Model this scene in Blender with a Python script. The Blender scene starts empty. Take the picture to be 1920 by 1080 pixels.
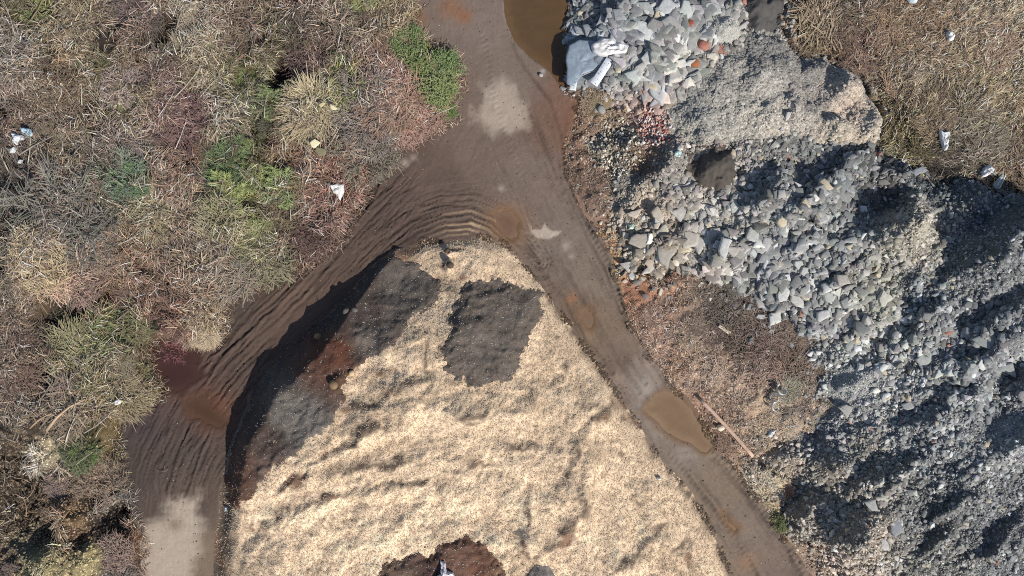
import bpy, math
import numpy as np

# ------------------------------------------------------------------ camera, sky, sun, exposure
scene = bpy.context.scene
COL = scene.collection
SCALE = 36.0            # photo pixels per metre on the track
CAM_H = 36.0
cam_d = bpy.data.cameras.new("camera"); cam = bpy.data.objects.new("camera", cam_d); COL.objects.link(cam)
cam.location = (0, 0, CAM_H); cam.rotation_euler = (0, 0, 0)
cam_d.sensor_width = 36.0; cam_d.lens = 36.0 * CAM_H / (1920 / SCALE)
cam_d.clip_start = 0.5; cam_d.clip_end = 3000
scene.camera = cam

SUN_AZ = (0.64, -0.77)          # horizontal direction towards the sun
SUN_EL = math.radians(40)
world = bpy.data.worlds.new("World"); scene.world = world; world.use_nodes = True
wn = world.node_tree.nodes; wl = world.node_tree.links
sky = wn.new("ShaderNodeTexSky"); sky.sky_type = 'NISHITA'; sky.sun_disc = False
sky.sun_elevation = SUN_EL; sky.sun_rotation = math.atan2(SUN_AZ[0], SUN_AZ[1])
wl.new(sky.outputs[0], wn["Background"].inputs[0]); wn["Background"].inputs[1].default_value = 0.095
sl = bpy.data.lights.new("sun", 'SUN'); sl.energy = 4.3; sl.angle = math.radians(0.5); sl.color = (1.0, 0.95, 0.87)
so = bpy.data.objects.new("sun", sl); COL.objects.link(so)
_n = math.hypot(*SUN_AZ)
so.rotation_euler = (math.radians(90) - SUN_EL, 0, math.atan2(SUN_AZ[0]/_n, -SUN_AZ[1]/_n))
scene.view_settings.view_transform = 'Standard'; scene.view_settings.look = 'None'
scene.view_settings.exposure = 0.0; scene.view_settings.gamma = 1.0
scene.render.engine = 'CYCLES'; scene.cycles.use_denoising = False; scene.cycles.filter_width = 1.0; scene.cycles.max_bounces = 5; scene.cycles.diffuse_bounces = 3

rng = np.random.default_rng(11)

# ------------------------------------------------------------------ numeric helpers
def lin(h):
    """hex colour as seen -> linear albedo"""
    h = h.lstrip('#'); c = np.array([int(h[i:i+2], 16) for i in (0, 2, 4)]) / 255.0
    return np.where(c <= 0.04045, c / 12.92, ((c + 0.055) / 1.055) ** 2.4)

def PX(px, py, z=0.0):
    """place in the photo -> ground position in metres of a point at height z"""
    k = (CAM_H - z) / CAM_H
    return (px - 960) / SCALE * k, (540 - py) / SCALE * k

def sm(a, b, x):
    t = np.clip((x - a) / (b - a), 0, 1); return t * t * (3 - 2 * t)

def vnoise(x, y, seed=0):
    xi = np.floor(x).astype(np.int64); yi = np.floor(y).astype(np.int64)
    fx = x - xi; fy = y - yi; fx = fx*fx*(3-2*fx); fy = fy*fy*(3-2*fy)
    def h(i, j):
        n = (i * 374761393 + j * 668265263 + seed * 974634741) & 0xFFFFFFFF
        n = ((n ^ (n >> 13)) * 1274126177) & 0xFFFFFFFF
        n = n ^ (n >> 16)
        return (n & 0xFFFF) / 65535.0
    a = h(xi, yi); b = h(xi+1, yi); c = h(xi, yi+1); d = h(xi+1, yi+1)
    return (a*(1-fx)+b*fx)*(1-fy) + (c*(1-fx)+d*fx)*fy      # 0..1

def fbm(x, y, seed=0, octv=4, gain=0.5):
    s = 0.0; a = 1.0; t = 0.0
    for o in range(octv):
        s = s + a * vnoise(x, y, seed + o * 17); t += a; a *= gain; x = x * 2.03 + 11.3; y = y * 2.03 + 5.7
    return s / t * 2 - 1         # -1..1

# ------------------------------------------------------------------ the grid
STEP = 0.062
gx = np.arange(-30.5, 30.51, STEP); gy = np.arange(-18.0, 18.01, STEP)
NX, NY = len(gx), len(gy)
X, Y = np.meshgrid(gx, gy)      # [NY, NX]

def samp(F, x, y):
    u = np.clip((x - gx[0]) / STEP, 0, NX - 1.001); v = np.clip((y - gy[0]) / STEP, 0, NY - 1.001)
    i = u.astype(int); j = v.astype(int); fu = u - i; fv = v - j
    if F.ndim == 3: fu = fu[..., None]; fv = fv[..., None]
    return (F[j, i]*(1-fu) + F[j, i+1]*fu)*(1-fv) + (F[j+1, i]*(1-fu) + F[j+1, i+1]*fu)*fv

W1 = fbm(X*1.3, Y*1.3, 1, 4); W2 = fbm(X*1.3+40, Y*1.3+9, 2, 4)
V1 = fbm(X*5, Y*5, 3, 3); V2 = fbm(X*5+4, Y*5+90, 4, 3)

def poly(pts, z=0.0, warp=0.18, fine=0.06, reach=1.5):
    """signed distance in metres to a traced outline, positive inside, edge made ragged"""
    P = np.array([PX(a, b, z) for a, b in pts])
    out = np.full(X.shape, -9.0)
    i0 = max(0, int((P[:, 0].min()-reach-gx[0])/STEP)); i1 = min(NX, int((P[:, 0].max()+reach-gx[0])/STEP)+2)
    j0 = max(0, int((P[:, 1].min()-reach-gy[0])/STEP)); j1 = min(NY, int((P[:, 1].max()+reach-gy[0])/STEP)+2)
    if i1 <= i0 or j1 <= j0: return out
    s = (slice(j0, j1), slice(i0, i1))
    x = X[s] + warp*W1[s] + fine*V1[s]; y = Y[s] + warp*W2[s] + fine*V2[s]
    d = np.full(x.shape, 1e9); ins = np.zeros(x.shape, bool)
    n = len(P)
    for k in range(n):
        ax, ay = P[k]; bx, by = P[(k+1) % n]; ex, ey = bx-ax, by-ay
        L = ex*ex+ey*ey+1e-12
        t = np.clip(((x-ax)*ex+(y-ay)*ey)/L, 0, 1)
        d = np.minimum(d, (x-ax-t*ex)**2+(y-ay-t*ey)**2)
        c = ((ay > y) != (by > y))
        if abs(by-ay) > 1e-9: ins ^= c & (x < (bx-ax)*(y-ay)/(by-ay)+ax)
    out[s] = np.sqrt(d)*np.where(ins, 1, -1)
    return out

def line(pts, z=0.0, wig=0.0):
    """distance to an open traced line, run along it, signed side"""
    P = np.array([PX(a, b, z) for a, b in pts])
    x = X + wig*W1; y = Y + wig*W2
    best = np.full(X.shape, 1e9); U = np.zeros(X.shape); S = np.zeros(X.shape); u0 = 0
    for k in range(len(P)-1):
        ax, ay = P[k]; ex, ey = P[k+1]-P[k]; L = math.hypot(ex, ey)
        t = np.clip(((x-ax)*ex+(y-ay)*ey)/(L*L), 0, 1)
        dx = x-ax-t*ex; dy = y-ay-t*ey; d = dx*dx+dy*dy
        m = d < best; best[m] = d[m]; U[m] = (u0+t*L)[m]; S[m] = (ex*dy-ey*dx)[m]; u0 += L
    return np.sqrt(best), U, np.sign(S)

def blob(px, py, r, z=0.0, ry=None, ang=0.0, warp=0.25):
    """soft 1..0 blob in photo pixels radius"""
    cx, cy = PX(px, py, z); r = r/SCALE; ry = r if ry is None else ry/SCALE
    x = X + warp*W1*0.8 - cx; y = Y + warp*W2*0.8 - cy
    c, s = math.cos(ang), math.sin(ang); a = x*c+y*s; b = -x*s+y*c
    return np.exp(-((a/r)**2+(b/ry)**2))

def spots(lst, default, power=2.5, reach=1.0):
    """colour field from a list of (px,py,hex) by inverse distance"""
    num = np.zeros(X.shape+(3,)); den = np.zeros(X.shape)
    x = X + 0.5*W1 + 0.16*V1; y = Y + 0.5*W2 + 0.16*V2
    for px, py, h in lst:
        cx, cy = PX(px, py, 0.3)
        w = 1.0/(((x-cx)**2+(y-cy)**2+0.12)**power)
        num += w[..., None]*lin(h); den += w
    return num/den[..., None]

# ------------------------------------------------------------------ traced outlines (photo pixels)
ROAD = poly([(775,-40),(785,60),(805,85),(850,110),(866,150),(848,190),(848,222),(812,242),(742,277),(716,307),(690,347),(662,402),
  (622,457),(577,492),(505,520),(442,545),(412,572),(418,610),(395,640),(330,625),(275,640),(285,700),(300,735),(262,762),(226,792),(214,830),(222,890),
  (242,940),(258,1000),(262,1120),(430,1120),(640,1120),(640,600),(980,520),(1150,860),(1300,1120),(1560,1120),(1520,1080),(1480,1020),(1440,960),(1402,905),(1352,842),(1322,792),
  (1282,742),(1242,702),(1202,642),(1177,592),(1162,535),(1146,480),(1118,430),(1092,400),(1066,340),(1058,280),(1075,215),(1090,185),(1068,172),(1060,-40)])
PONDS = poly([(944,-40),(950,42),(966,76),(1002,111),(1032,132),(1050,160),(1062,168),(1060,100),(1064,60),(1070,-40)], warp=0.08, fine=0.03)
CHIP_OUT = [(405,1130),(398,1040),(404,960),(414,900),(424,850),(442,800),(466,742),(502,692),(545,645),(600,600),(645,562),(672,525),(702,492),(735,468),(790,455),(850,446),
  (905,444),(950,458),(985,492),(1010,530),(1042,572),(1070,612),(1092,642),(1130,692),(1165,748),(1200,802),(1240,862),(1288,910),(1318,960),(1343,1010),(1364,1060),(1380,1130)]
CHIP = poly(CHIP_OUT, warp=0.10, fine=0.05)
dL, uL, _ = line([(380,1180),(398,1040),(414,900),(442,800),(502,692),(600,600),(672,525),(730,466)], wig=0.12)
dR, uR, _ = line([(760,460),(850,446),(905,444),(950,458),(1010,530),(1092,642),(1165,748),(1240,862),(1318,960),(1364,1060),(1390,1140)], wig=0.10)

ROCK_OUT = [(1072,-40),(1072,60),(1058,100),(1052,160),(1110,168),(1150,190),(1180,205),(1150,235),(1110,250),(1105,285),(1140,310),(1145,360),(1146,420),(1160,465),(1170,503),
  (1235,520),(1290,500),(1325,535),(1400,572),(1450,600),(1478,628),(1535,650),(1500,682),(1550,705),(1522,738),(1560,765),(1508,782),(1522,812),(1470,815),(1455,838),(1410,860),(1440,880),(1490,900),(1500,930),(1468,960),(1490,1010),(1540,1045),(1600,1120),
  (1990,1120),(1990,400),(1885,352),(1800,335),(1740,322),(1655,285),(1664,220),(1642,160),(1592,112),(1500,92),(1478,50),(1475,-40)]
ROCK = poly(ROCK_OUT, z=0.6, warp=0.55, fine=0.16, reach=3)
GRAV = poly([(1290,150),(1340,105),(1385,78),(1400,55),(1472,55),(1500,88),(1592,108),(1642,160),(1662,222),(1648,272),(1602,282),(1500,262),(1460,256),(1390,268),(1282,272),(1240,245),(1240,195)], z=1.0, warp=0.12)
SAND = poly([(1280,300),(1300,278),(1330,268),(1372,274),(1388,318),(1378,356),(1340,362),(1305,358),(1285,335)], z=0.9, warp=0.24, fine=.16)
DARKP = poly([(1400,-40),(1478,-40),(1474,46),(1450,58),(1408,56),(1398,30)], z=0.6, warp=0.16, fine=.12)
PALEP = poly([(1365+34*math.cos(a), 53+31*math.sin(a)) for a in np.linspace(0, 6.0, 12)], z=0.9, warp=0.06)

COMP_A = poly([(722,478),(772,490),(828,525),(822,548),(795,588),(765,612),(735,648),(700,672),(672,690),(645,720),(658,742),(640,772),(602,808),(552,848),(514,882),(480,922),(450,950),(430,962),
  (412,962),(400,920),(410,850),(455,745),(500,680),(575,612),(635,562),(670,518),(700,485)], z=1.4, warp=0.24, fine=0.17)
COMP_B = poly([(880,532),(935,523),(1000,540),(1022,552),(1016,600),(990,642),(976,690),(946,722),(880,720),(830,692),(836,642),(842,592),(846,560)], z=1.8, warp=0.24, fine=0.17)
COMP_C = poly([(690,1130),(720,1056),(762,1036),(800,1040),(830,1014),(872,1004),(915,1018),(946,1050),(965,1130)], z=1.9, warp=0.24, fine=0.17)
COMP_D = poly([(975,1130),(988,1072),(1006,1056),(1030,1056),(1046,1084),(1050,1130)], z=1.9, warp=0.08)
PUD_A = poly([(1205,770),(1222,745),(1250,732),(1272,738),(1300,775),(1325,808),(1342,840),(1322,848),(1292,832),(1262,820),(1240,806)], warp=0.12, fine=0.06)
PUD_B = poly([(922,398),(940,390),(965,398),(976,418),(972,446),(955,450),(940,436),(928,415)], warp=0.16, fine=0.10)
PUD_C = poly([(1085,582),(1100,576),(1112,584),(1116,605),(1112,618),(1098,612),(1088,598)], warp=0.12, fine=0.08)
PUD_D = poly([(272,640),(300,632),(330,640),(372,660),(372,705),(340,735),(300,735),(285,700)], warp=0.28, fine=0.14)
PUD_E = poly([(345,745),(380,740),(405,765),(428,790),(415,806),(380,798),(352,778)], warp=0.28, fine=0.18)
PUD_F = poly([(1352,962),(1362,962),(1368,978),(1384,990),(1378,1000),(1364,988)], warp=0.03, fine=0.02)
PUDS = {'A': PUD_A, 'B': PUD_B, 'C': PUD_C, 'D': PUD_D, 'E': PUD_E, 'F': PUD_F}

# ------------------------------------------------------------------ heights
LEFTVEG = sm(-0.1, 0.6, -ROAD) * (X < 0) * (CHIP < 0)
FIELD_OUT = [(1478,-60),(1500,92),(1592,112),(1642,160),(1664,220),(1655,285),(1740,322),(1800,335),(1885,352),(2050,420),(2050,-60)]
FIELD = poly(FIELD_OUT, z=0.4, warp=0.2, reach=3)
VERGE = ((X > 1) & (ROAD < 0) & (ROCK < 0) & (FIELD < 0) & (CHIP < 0)).astype(float)

H0 = 0.10*fbm(X*0.25, Y*0.25, 21, 3)
lumps = fbm(X*0.55, Y*0.55, 31, 4); fine = fbm(X*2.2, Y*2.2, 33, 4)
H = H0 + LEFTVEG*(0.45 + 0.45*lumps + 0.16*fine)
VHOLES = [(540,140,40),(125,572,38),(100,622,30),(30,868,50),(30,945,60),(205,975,36),(320,60,34),(160,205,22),(60,350,30),(40,400,36),(300,775,25),(150,1005,25),(15,200,30),(235,960,25),(90,1000,28),
          (330,270,24),(690,330,18),(270,130,22),(80,720,28),(250,290,20),(480,250,24),(590,150,18),(210,560,18),(735,98,22),(715,98,14),(170,940,22),(220,905,18)]
for a, b, r in VHOLES: H -= 0.95*LEFTVEG*blob(a, b, r, 0.2)
_r = np.random.default_rng(77)
VHOLES += [(float(_r.uniform(10, 690)), float(_r.uniform(10, 640)), float(_r.uniform(9, 20))) for _ in range(60)]  # these later pits get no depth, only the painted shade and fewer plants
VHUMPS = [(75,860,35,.5),(110,1040,55,.5),(185,1045,45,.5),(150,960,30,.5),(135,1000,20,.4),(90,500,60,.5),(745,190,60,.5),(110,410,60,.4),(600,215,60,.5)]
for a, b, r, h in VHUMPS: H += h*LEFTVEG*blob(a, b, r, 0.2)
# field and verge
H += sm(-0.2, 1.2, FIELD)*(0.5 + 0.30*lumps + 0.14*fine)
H += np.where(VERGE > 0, sm(0.0, 0.8, -ROAD)*(0.24 + 0.24*lumps + 0.16*fine + 0.06*V1 + .16*np.abs(fbm(X*1.1, Y*1.1, 431, 3))), 0)
# rock tip
rid = 1 - np.abs(fbm(X*0.33+3, Y*0.33+8, 41, 3))*2.0
R = sm(-0.3, 1.6, ROCK)*(0.55 + 0.35*rid + 0.28*fbm(X*0.9, Y*0.9, 43, 3) + 0.12*fbm(X*2.6, Y*2.6, 44, 3)) + 0.7*sm(1, 9, ROCK)
ROCK_HUMPS = [(1470,400,40,.7,26),(1675,440,46,1.0,30),(1350,470,34,.5,26),(1250,300,30,.4,26),(1880,470,80,1.1,46),(1760,690,60,.8,34),(1900,600,60,.8,36),(1880,800,60,.8,36),(1640,960,46,.6,30),
              (1590,1010,60,1.0,36),(1700,330,40,.6,26),(1580,470,50,.5,24),(1800,880,60,.6,30),(1560,870,34,.7,22),(1450,905,34,.6,22),(1440,375,22,.4,18),(1820,390,40,.7,28)]
for a, b, r, h, r2 in ROCK_HUMPS: R += h*blob(a, b, r, 0.8, r2, 0.6)
SCARPS = [(1850,395,110,1.7),(1912,425,60,1.3),(1648,388,62,1.2),(1420,345,50,.9),(1565,300,80,.7),(1840,560,80,1.1),(1895,690,50,.9),(1745,735,75,.9),(1800,655,60,.7),(1560,975,45,1.0),(1608,880,45,.9),(1500,945,40,.8),(1560,505,60,.6),
  (1340,478,36,.4),(1265,437,36,.35),(1700,590,60,.7),(1820,300,45,.8),(1200,110,36,.4),(1140,25,50,.4),(1880,800,60,.8),(1680,860,60,.5),(1760,930,70,.6),(1600,610,40,.4),(1480,450,50,.5),(1215,315,45,.5),(1850,1000,70,.6),(1730,1010,50,.5),(1510,360,60,.5),(1770,500,60,.6)]
for a, b, ln_, h in SCARPS:      # banks of tipped load, steep on the side away from the sun
    cx, cy = PX(a, b, .8); wx, wy = X+.45*W1-cx, Y+.45*W2-cy; n_ = math.hypot(*SUN_AZ)
    q_ = (wx*SUN_AZ[0]+wy*SUN_AZ[1])/n_ - .35*h; t_ = (-wx*SUN_AZ[1]+wy*SUN_AZ[0])/n_
    R += h*sm(-.35*h, .35*h, q_)*np.exp(-np.maximum(q_-.3*h, 0)/(1.3*h+.4))*np.exp(-(t_/(ln_/SCALE))**4)
RW = sm(-0.4, 0.5, ROCK)
H += R*RW
GH = [(1632,235,40,1.0,34),(1568,245,32,.7,26),(1590,165,30,.7,26),(1500,205,40,.5,26),(1430,220,50,.45,30),(1540,135,20,.35,20),(1420,140,44,.45,30),(1330,225,50,.3,30),(1480,120,30,.3,22),(1340,170,40,.3,26)]
G = sm(-0.05, 1.6, GRAV)*0.28
for a, b, r, h, r2 in GH: G = np.maximum(G, .25*G + h*1.1*blob(a, b, r*.95, 1.2, r2*.95, -0.6, 0.25)*sm(-0.1, 0.5, GRAV)+.1*sm(0,.5,GRAV))
G += sm(0, .6, GRAV)*(0.10*fbm(X*1.8, Y*1.8, 47, 4) + 0.035*fbm(X*6, Y*6, 48, 3))
S_ = sm(-0.05, 1.1, SAND)*0.75 - 0.35*blob(1316, 296, 26, .9, 16, 0.5)*sm(0, .3, SAND) + sm(0, .4, SAND)*(0.05*fbm(X*3, Y*3, 51, 4))
D_ = sm(-0.05, 0.6, DARKP)*0.35 + sm(0, .4, DARKP)*(0.08*fbm(X*2.4, Y*2.4, 53, 4))
P_ = sm(-0.05, 0.9, PALEP)*0.65 + sm(0, .4, PALEP)*0.03*fbm(X*4, Y*4, 55, 3)

# road: ruts drawn along the way the wheels went
dA, uA, sA = line([(320,1120),(330,900),(395,760),(520,610),(640,490),(740,395),(830,300),(890,180),(890,-40)], wig=0.15)
dB, uB, sB = line([(880,-60),(915,150),(960,280),(1040,430),(1115,580),(1180,690),(1270,830),(1370,960),(1480,1120)], wig=0.10)
dC, uC, sC = line([(560,590),(650,520),(715,455),(770,415),(830,392),(885,388),(930,404),(970,440),(1010,490)], wig=0.06)
def ruts(d, u, s, k, seed):
    v = d*s
    n = fbm(v*k, u*0.22, seed, 4, 0.6); n2 = fbm(v*k*2.6+7, u*0.5, seed+5, 3, 0.6)
    return n*0.7 + n2*0.45
RA = ruts(dA, uA, sA, 2.6, 61); RB = ruts(dB, uB, sB, 2.2, 71); RC = ruts(dC, uC, sC, 3.6, 81)
mA = sm(500, 700, 0*X+600)*0 + np.clip(1.3*blob(400,720,110) + 1.2*blob(680,400,70) + 0.9*blob(330,850,90) + 0.6*blob(560,520,90) + 0.7*blob(720,340,50), 0, 1.2)
mB = np.clip(0.7*np.exp(-((dB-1.35)/0.55)**2) + 0.35*sm(8, 14, uB) + .12, 0, 1)
mC = np.clip(np.exp(-(dC/1.1)**2)*1.3*sm(2, 5, uC)*(1-sm(17, 19, uC)), 0, 1.3)
wB = sm(0.3, 2.5, dA - dB + 0.6*W1); 
def scratch(d, u, s, k, seed): return np.maximum(sm(.76, .98, 1-np.abs(fbm(d*s*k, u*.18, seed, 3))*2.2), .8*sm(.80, .99, 1-np.abs(fbm(d*s*k*2.1+31, u*.3, seed+3, 3))*2.2))
SCR = scratch(dA, uA, sA, 3.2, 371)*(mA > 0)*np.clip(mA*1.3+.12, 0, 1)*(1-wB) + .5*scratch(dB, uB, sB, 2.6, 381)*np.clip(mB+.1, 0, 1)*wB + .8*scratch(dC, uC, sC, 3.6, 391)*mC
Rd = -.065*SCR + RA*mA*0.04*(1-wB) + RB*mB*0.085*wB + RC*mC*0.05
Rd += 0.012*fbm(X*3, Y*3, 91, 4) + 0.004*V1
# berm of pushed-up mud along the road's borders
Rd += 0.10*np.exp(-((ROAD-0.12)/0.22)**2)*(0.5+W1)*(X > 1) + 0.05*np.exp(-((dR+0.2)/0.25)**2)
GROOVES = [([(1050,300),(1075,370),(1100,420),(1140,495),(1172,585),(1215,660)], .07, .10), ([(1072,330),(1090,400),(1128,460),(1158,540)], .05, .09), ([(1040,470),(1080,545),(1120,610),(1160,680),(1200,735)], .05, .12),
  ([(1015,500),(1060,565),(1095,630),(1150,700)], .05, .10), ([(1150,640),(1210,720)], .05, .1), ([(1255,850),(1320,930),(1375,1010),(1420,1080)], .06, .12), ([(1330,850),(1400,930),(1465,1020),(1500,1080)], .06, .12), ([(1290,870),(1350,950),(1400,1030)], .04, .1),
  ([(700,305),(660,400),(600,480),(520,560),(440,640),(385,700)], .10, .12), ([(680,390),(600,490),(500,590),(420,660),(375,690)], .08, .08), ([(640,470),(560,560),(470,640),(390,720)], .05, .08), ([(520,640),(450,700),(400,760),(370,800)], .06, .08), ([(480,660),(420,720),(370,770)], .06, .07), ([(400,790),(370,860),(345,930)], .05, .08), ([(360,790),(330,850),(310,920)], .04, .08), ([(735,300),(700,370),(650,440)], .06, .07),
  ([(945,60),(985,130),(1030,190),(1050,260),(1060,330)], .04, .10), ([(960,150),(1010,240),(1040,330)], .025, .12)]
GRV = np.zeros(X.shape)
for pts_, dep, wid in GROOVES:
    d_, u_, s_g = line(pts_, wig=.12); k_ = np.exp(-(d_/wid)**2)*(.55+.6*fbm(u_*.8, d_*0, 331, 3)+.3*V1)*sm(0, .5, u_)
    GRV = np.maximum(GRV, k_*(d_ < 1)); Rd -= dep*k_; Rd += .5*dep*np.exp(-((d_-1.7*wid)/wid)**2)*sm(0, .5, u_)
# twin wheel tracks of the narrow branch
for off in (-0.95, 0.95):
    Rd -= 0.06*np.exp(-((dB*sB-off)/0.28)**2)*sm(12, 16, uB)
HR = H0*0.6 + Rd
for k, M in PUDS.items(): HR = HR*(1-sm(-0.5, 0.0, M)*0.85) - 0.09*sm(-0.12, 0.35, M)
HR = HR*(1-sm(-0.6, 0.1, PONDS)*0.8) - 0.25*sm(-0.15, 0.15, PONDS)
roadw = sm(-0.35, 0.25, ROAD)
H += sm(-6, -8.5, Y)*LEFTVEG*(.30*np.abs(fbm(X*1.1, Y*1.1, 311, 4)) + .12*fbm(X*3.5, Y*3.5, 313, 3))
H = H*(1-roadw) + HR*roadw

ARC = np.exp(-((dC*sC+.55)/.75)**2)*blob(840, 425, 120, ry=60)
ARCW = np.sin(dC*sC*2*math.pi/.29 + 1.4*W1 + .5*np.sin(uC*.7))
ARCW = np.sign(ARCW)*np.abs(ARCW)**.6*(.6+.8*vnoise(uC*.6, dC*sC*3, 361))
H += roadw*0.024*ARC*ARCW*(.5+.7*vnoise(uC*.35+9, dC*sC*1.5, 363))
for pts_, wid in (([(1290,800),(1390,905),(1470,1010),(1510,1080)], .20), ([(1255,850),(1320,930),(1390,1030),(1420,1080)], .18), ([(1100,420),(1140,495),(1172,585),(1215,660)], .16), ([(905,60),(930,200),(965,300),(1010,400)], .18)):
    d_, u_, s_g = line(pts_, wig=.06); H += roadw*.016*np.exp(-(d_/wid)**4)*np.sin(u_*2*math.pi/.27+d_*s_g*7)*sm(.2, .6, vnoise(u_*.3, d_*0+wid*90, 441)+.15)
# chip heap
hL = 2.0*(.45+.55*sm(-12.5, -8.5, Y))*sm(0.0, 1.75, dL) + sm(1.2, 5.5, dL)*1.4*(1-sm(-12.0, -7.5, Y)) ; hR = 0.30*sm(0, 0.7, dR) + 1.70*sm(0.1, 7.5, dR)
hc = np.minimum(hL, hR)
cx0, cy0 = PX(860, 1330, 1.8); rr = np.hypot(X-cx0, Y-cy0) + 0.5*W1; th = np.arctan2(X-cx0, Y-cy0)
terr = fbm(rr*0.95, th*3.0, 101, 3); terr2 = fbm(rr*2.4, th*9.0, 102, 3)
push = fbm(X*0.8+Y*0.25, Y*0.35-X*0.1, 103, 3)
hc += sm(0.3, 1.8, CHIP)*(0.20*terr + 0.04*terr2 + 0.20*push + 0.10*fbm(X*1.6, Y*1.6, 105, 3) + 0.045*fbm(X*4.5, Y*4.5, 106, 3) + 0.015*fbm(X*9, Y*9, 107, 2))
CHUMPS = [(842,500,10,.35),(840,472,9,.3),(690,800,26,.35),(870,775,24,.3),(1000,760,20,.2),(1130,760,30,.3),(1085,935,26,.35),(1000,1010,22,.3),(770,765,34,.25),(1120,880,22,.25),(640,705,8,.3),(760,720,26,.25),(720,655,22,.2)]
for a, b, r, h in CHUMPS: hc += h*blob(a, b, r, 1.7, warp=0.2)*sm(0.2, 1, CHIP)
FOLDS = [([(520,935),(600,872),(690,815),(760,802)], .32), ([(690,812),(740,795),(790,800)], .25), ([(600,902),(700,862),(830,852),(905,880)], .22), ([(480,1003),(560,962),(640,928),(760,908),(870,925)], .26), ([(640,772),(720,762),(800,745),(870,752)], .25), ([(820,785),(870,772),(930,778)], .28),
  ([(1035,960),(1070,905),(1085,850),(1120,800),(1165,770)], .28), ([(1000,1060),(1050,1005),(1095,950),(1105,880)], .30), ([(960,835),(1040,850),(1090,835)], .15), ([(980,1040),(990,960),(1000,900)], .2), ([(700,880),(800,870),(900,900),(960,880)], .15), ([(1130,700),(1170,760),(1230,850)], .15), ([(1150,1075),(1210,1040),(1270,1020)], .22), ([(1180,960),(1230,930),(1290,920)], .2), ([(700,665),(760,650),(800,620)], .2), ([(690,735),(760,715),(820,720)], .22), ([(560,1010),(700,985),(800,960)], .12)]
FOLDK = np.zeros(X.shape)
for pts_, h in FOLDS:
    d_, u_, s_g = line(pts_, 1.7, wig=.30); sd = -d_*s_g + .10*V1 + .22*fbm(X*1.6, Y*1.6, 343, 3); L_ = u_.max(); tp = sm(0, .7, u_)*sm(0, .7, L_-u_)
    hc += sm(.2, 1, CHIP)*.75*h*sm(-.55, .15, sd)*np.exp(-np.maximum(sd, 0)/.9)*np.exp(-(d_/1.6)**4)*tp
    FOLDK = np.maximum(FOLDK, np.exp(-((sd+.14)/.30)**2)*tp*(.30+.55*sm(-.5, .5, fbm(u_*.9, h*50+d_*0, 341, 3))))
# ploughed ridges at the tip of the heap, following the turning wheels
hc += 0.16*RC*np.exp(-((dR-0.5)/0.8)**2)*sm(0, 0.4, CHIP)*blob(880, 450, 110)
chipm = sm(-0.02, 0.10, CHIP)
HC = np.where(CHIP > -0.3, H*(1-chipm) + (HR*0.4 + hc)*chipm, H)
EDGE = .22*fbm(X*1.7, Y*1.7, 351, 4)+.10*fbm(X*7, Y*7, 353, 3)
COMP_A = np.where(CHIP > 1.2, COMP_A+1.5*EDGE, COMP_A); COMP_B = COMP_B+EDGE; COMP_C = COMP_C+EDGE
COMPS = {'A': (COMP_A, 0.05, 0.25), 'B': (COMP_B, 0.22, 0.9), 'C': (COMP_C, 0.20, 0.5), 'D': (COMP_D, 0.14, 0.4)}

TOP = np.maximum(H, np.where(CHIP > 0, HC, -9))     # what things rest on
HG_ = H + np.where(GRAV > -0.1, G, 0); HS_ = H + np.where(SAND > -0.1, S_, 0); HD_ = H + np.where(DARKP > -0.1, D_, 0); HP_ = H + np.where(PALEP > -0.1, P_, 0)
for F_, M in ((HG_, GRAV), (HS_, SAND), (HD_, DARKP), (HP_, PALEP)): TOP = np.where(M > 0, np.maximum(TOP, F_), TOP)

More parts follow.
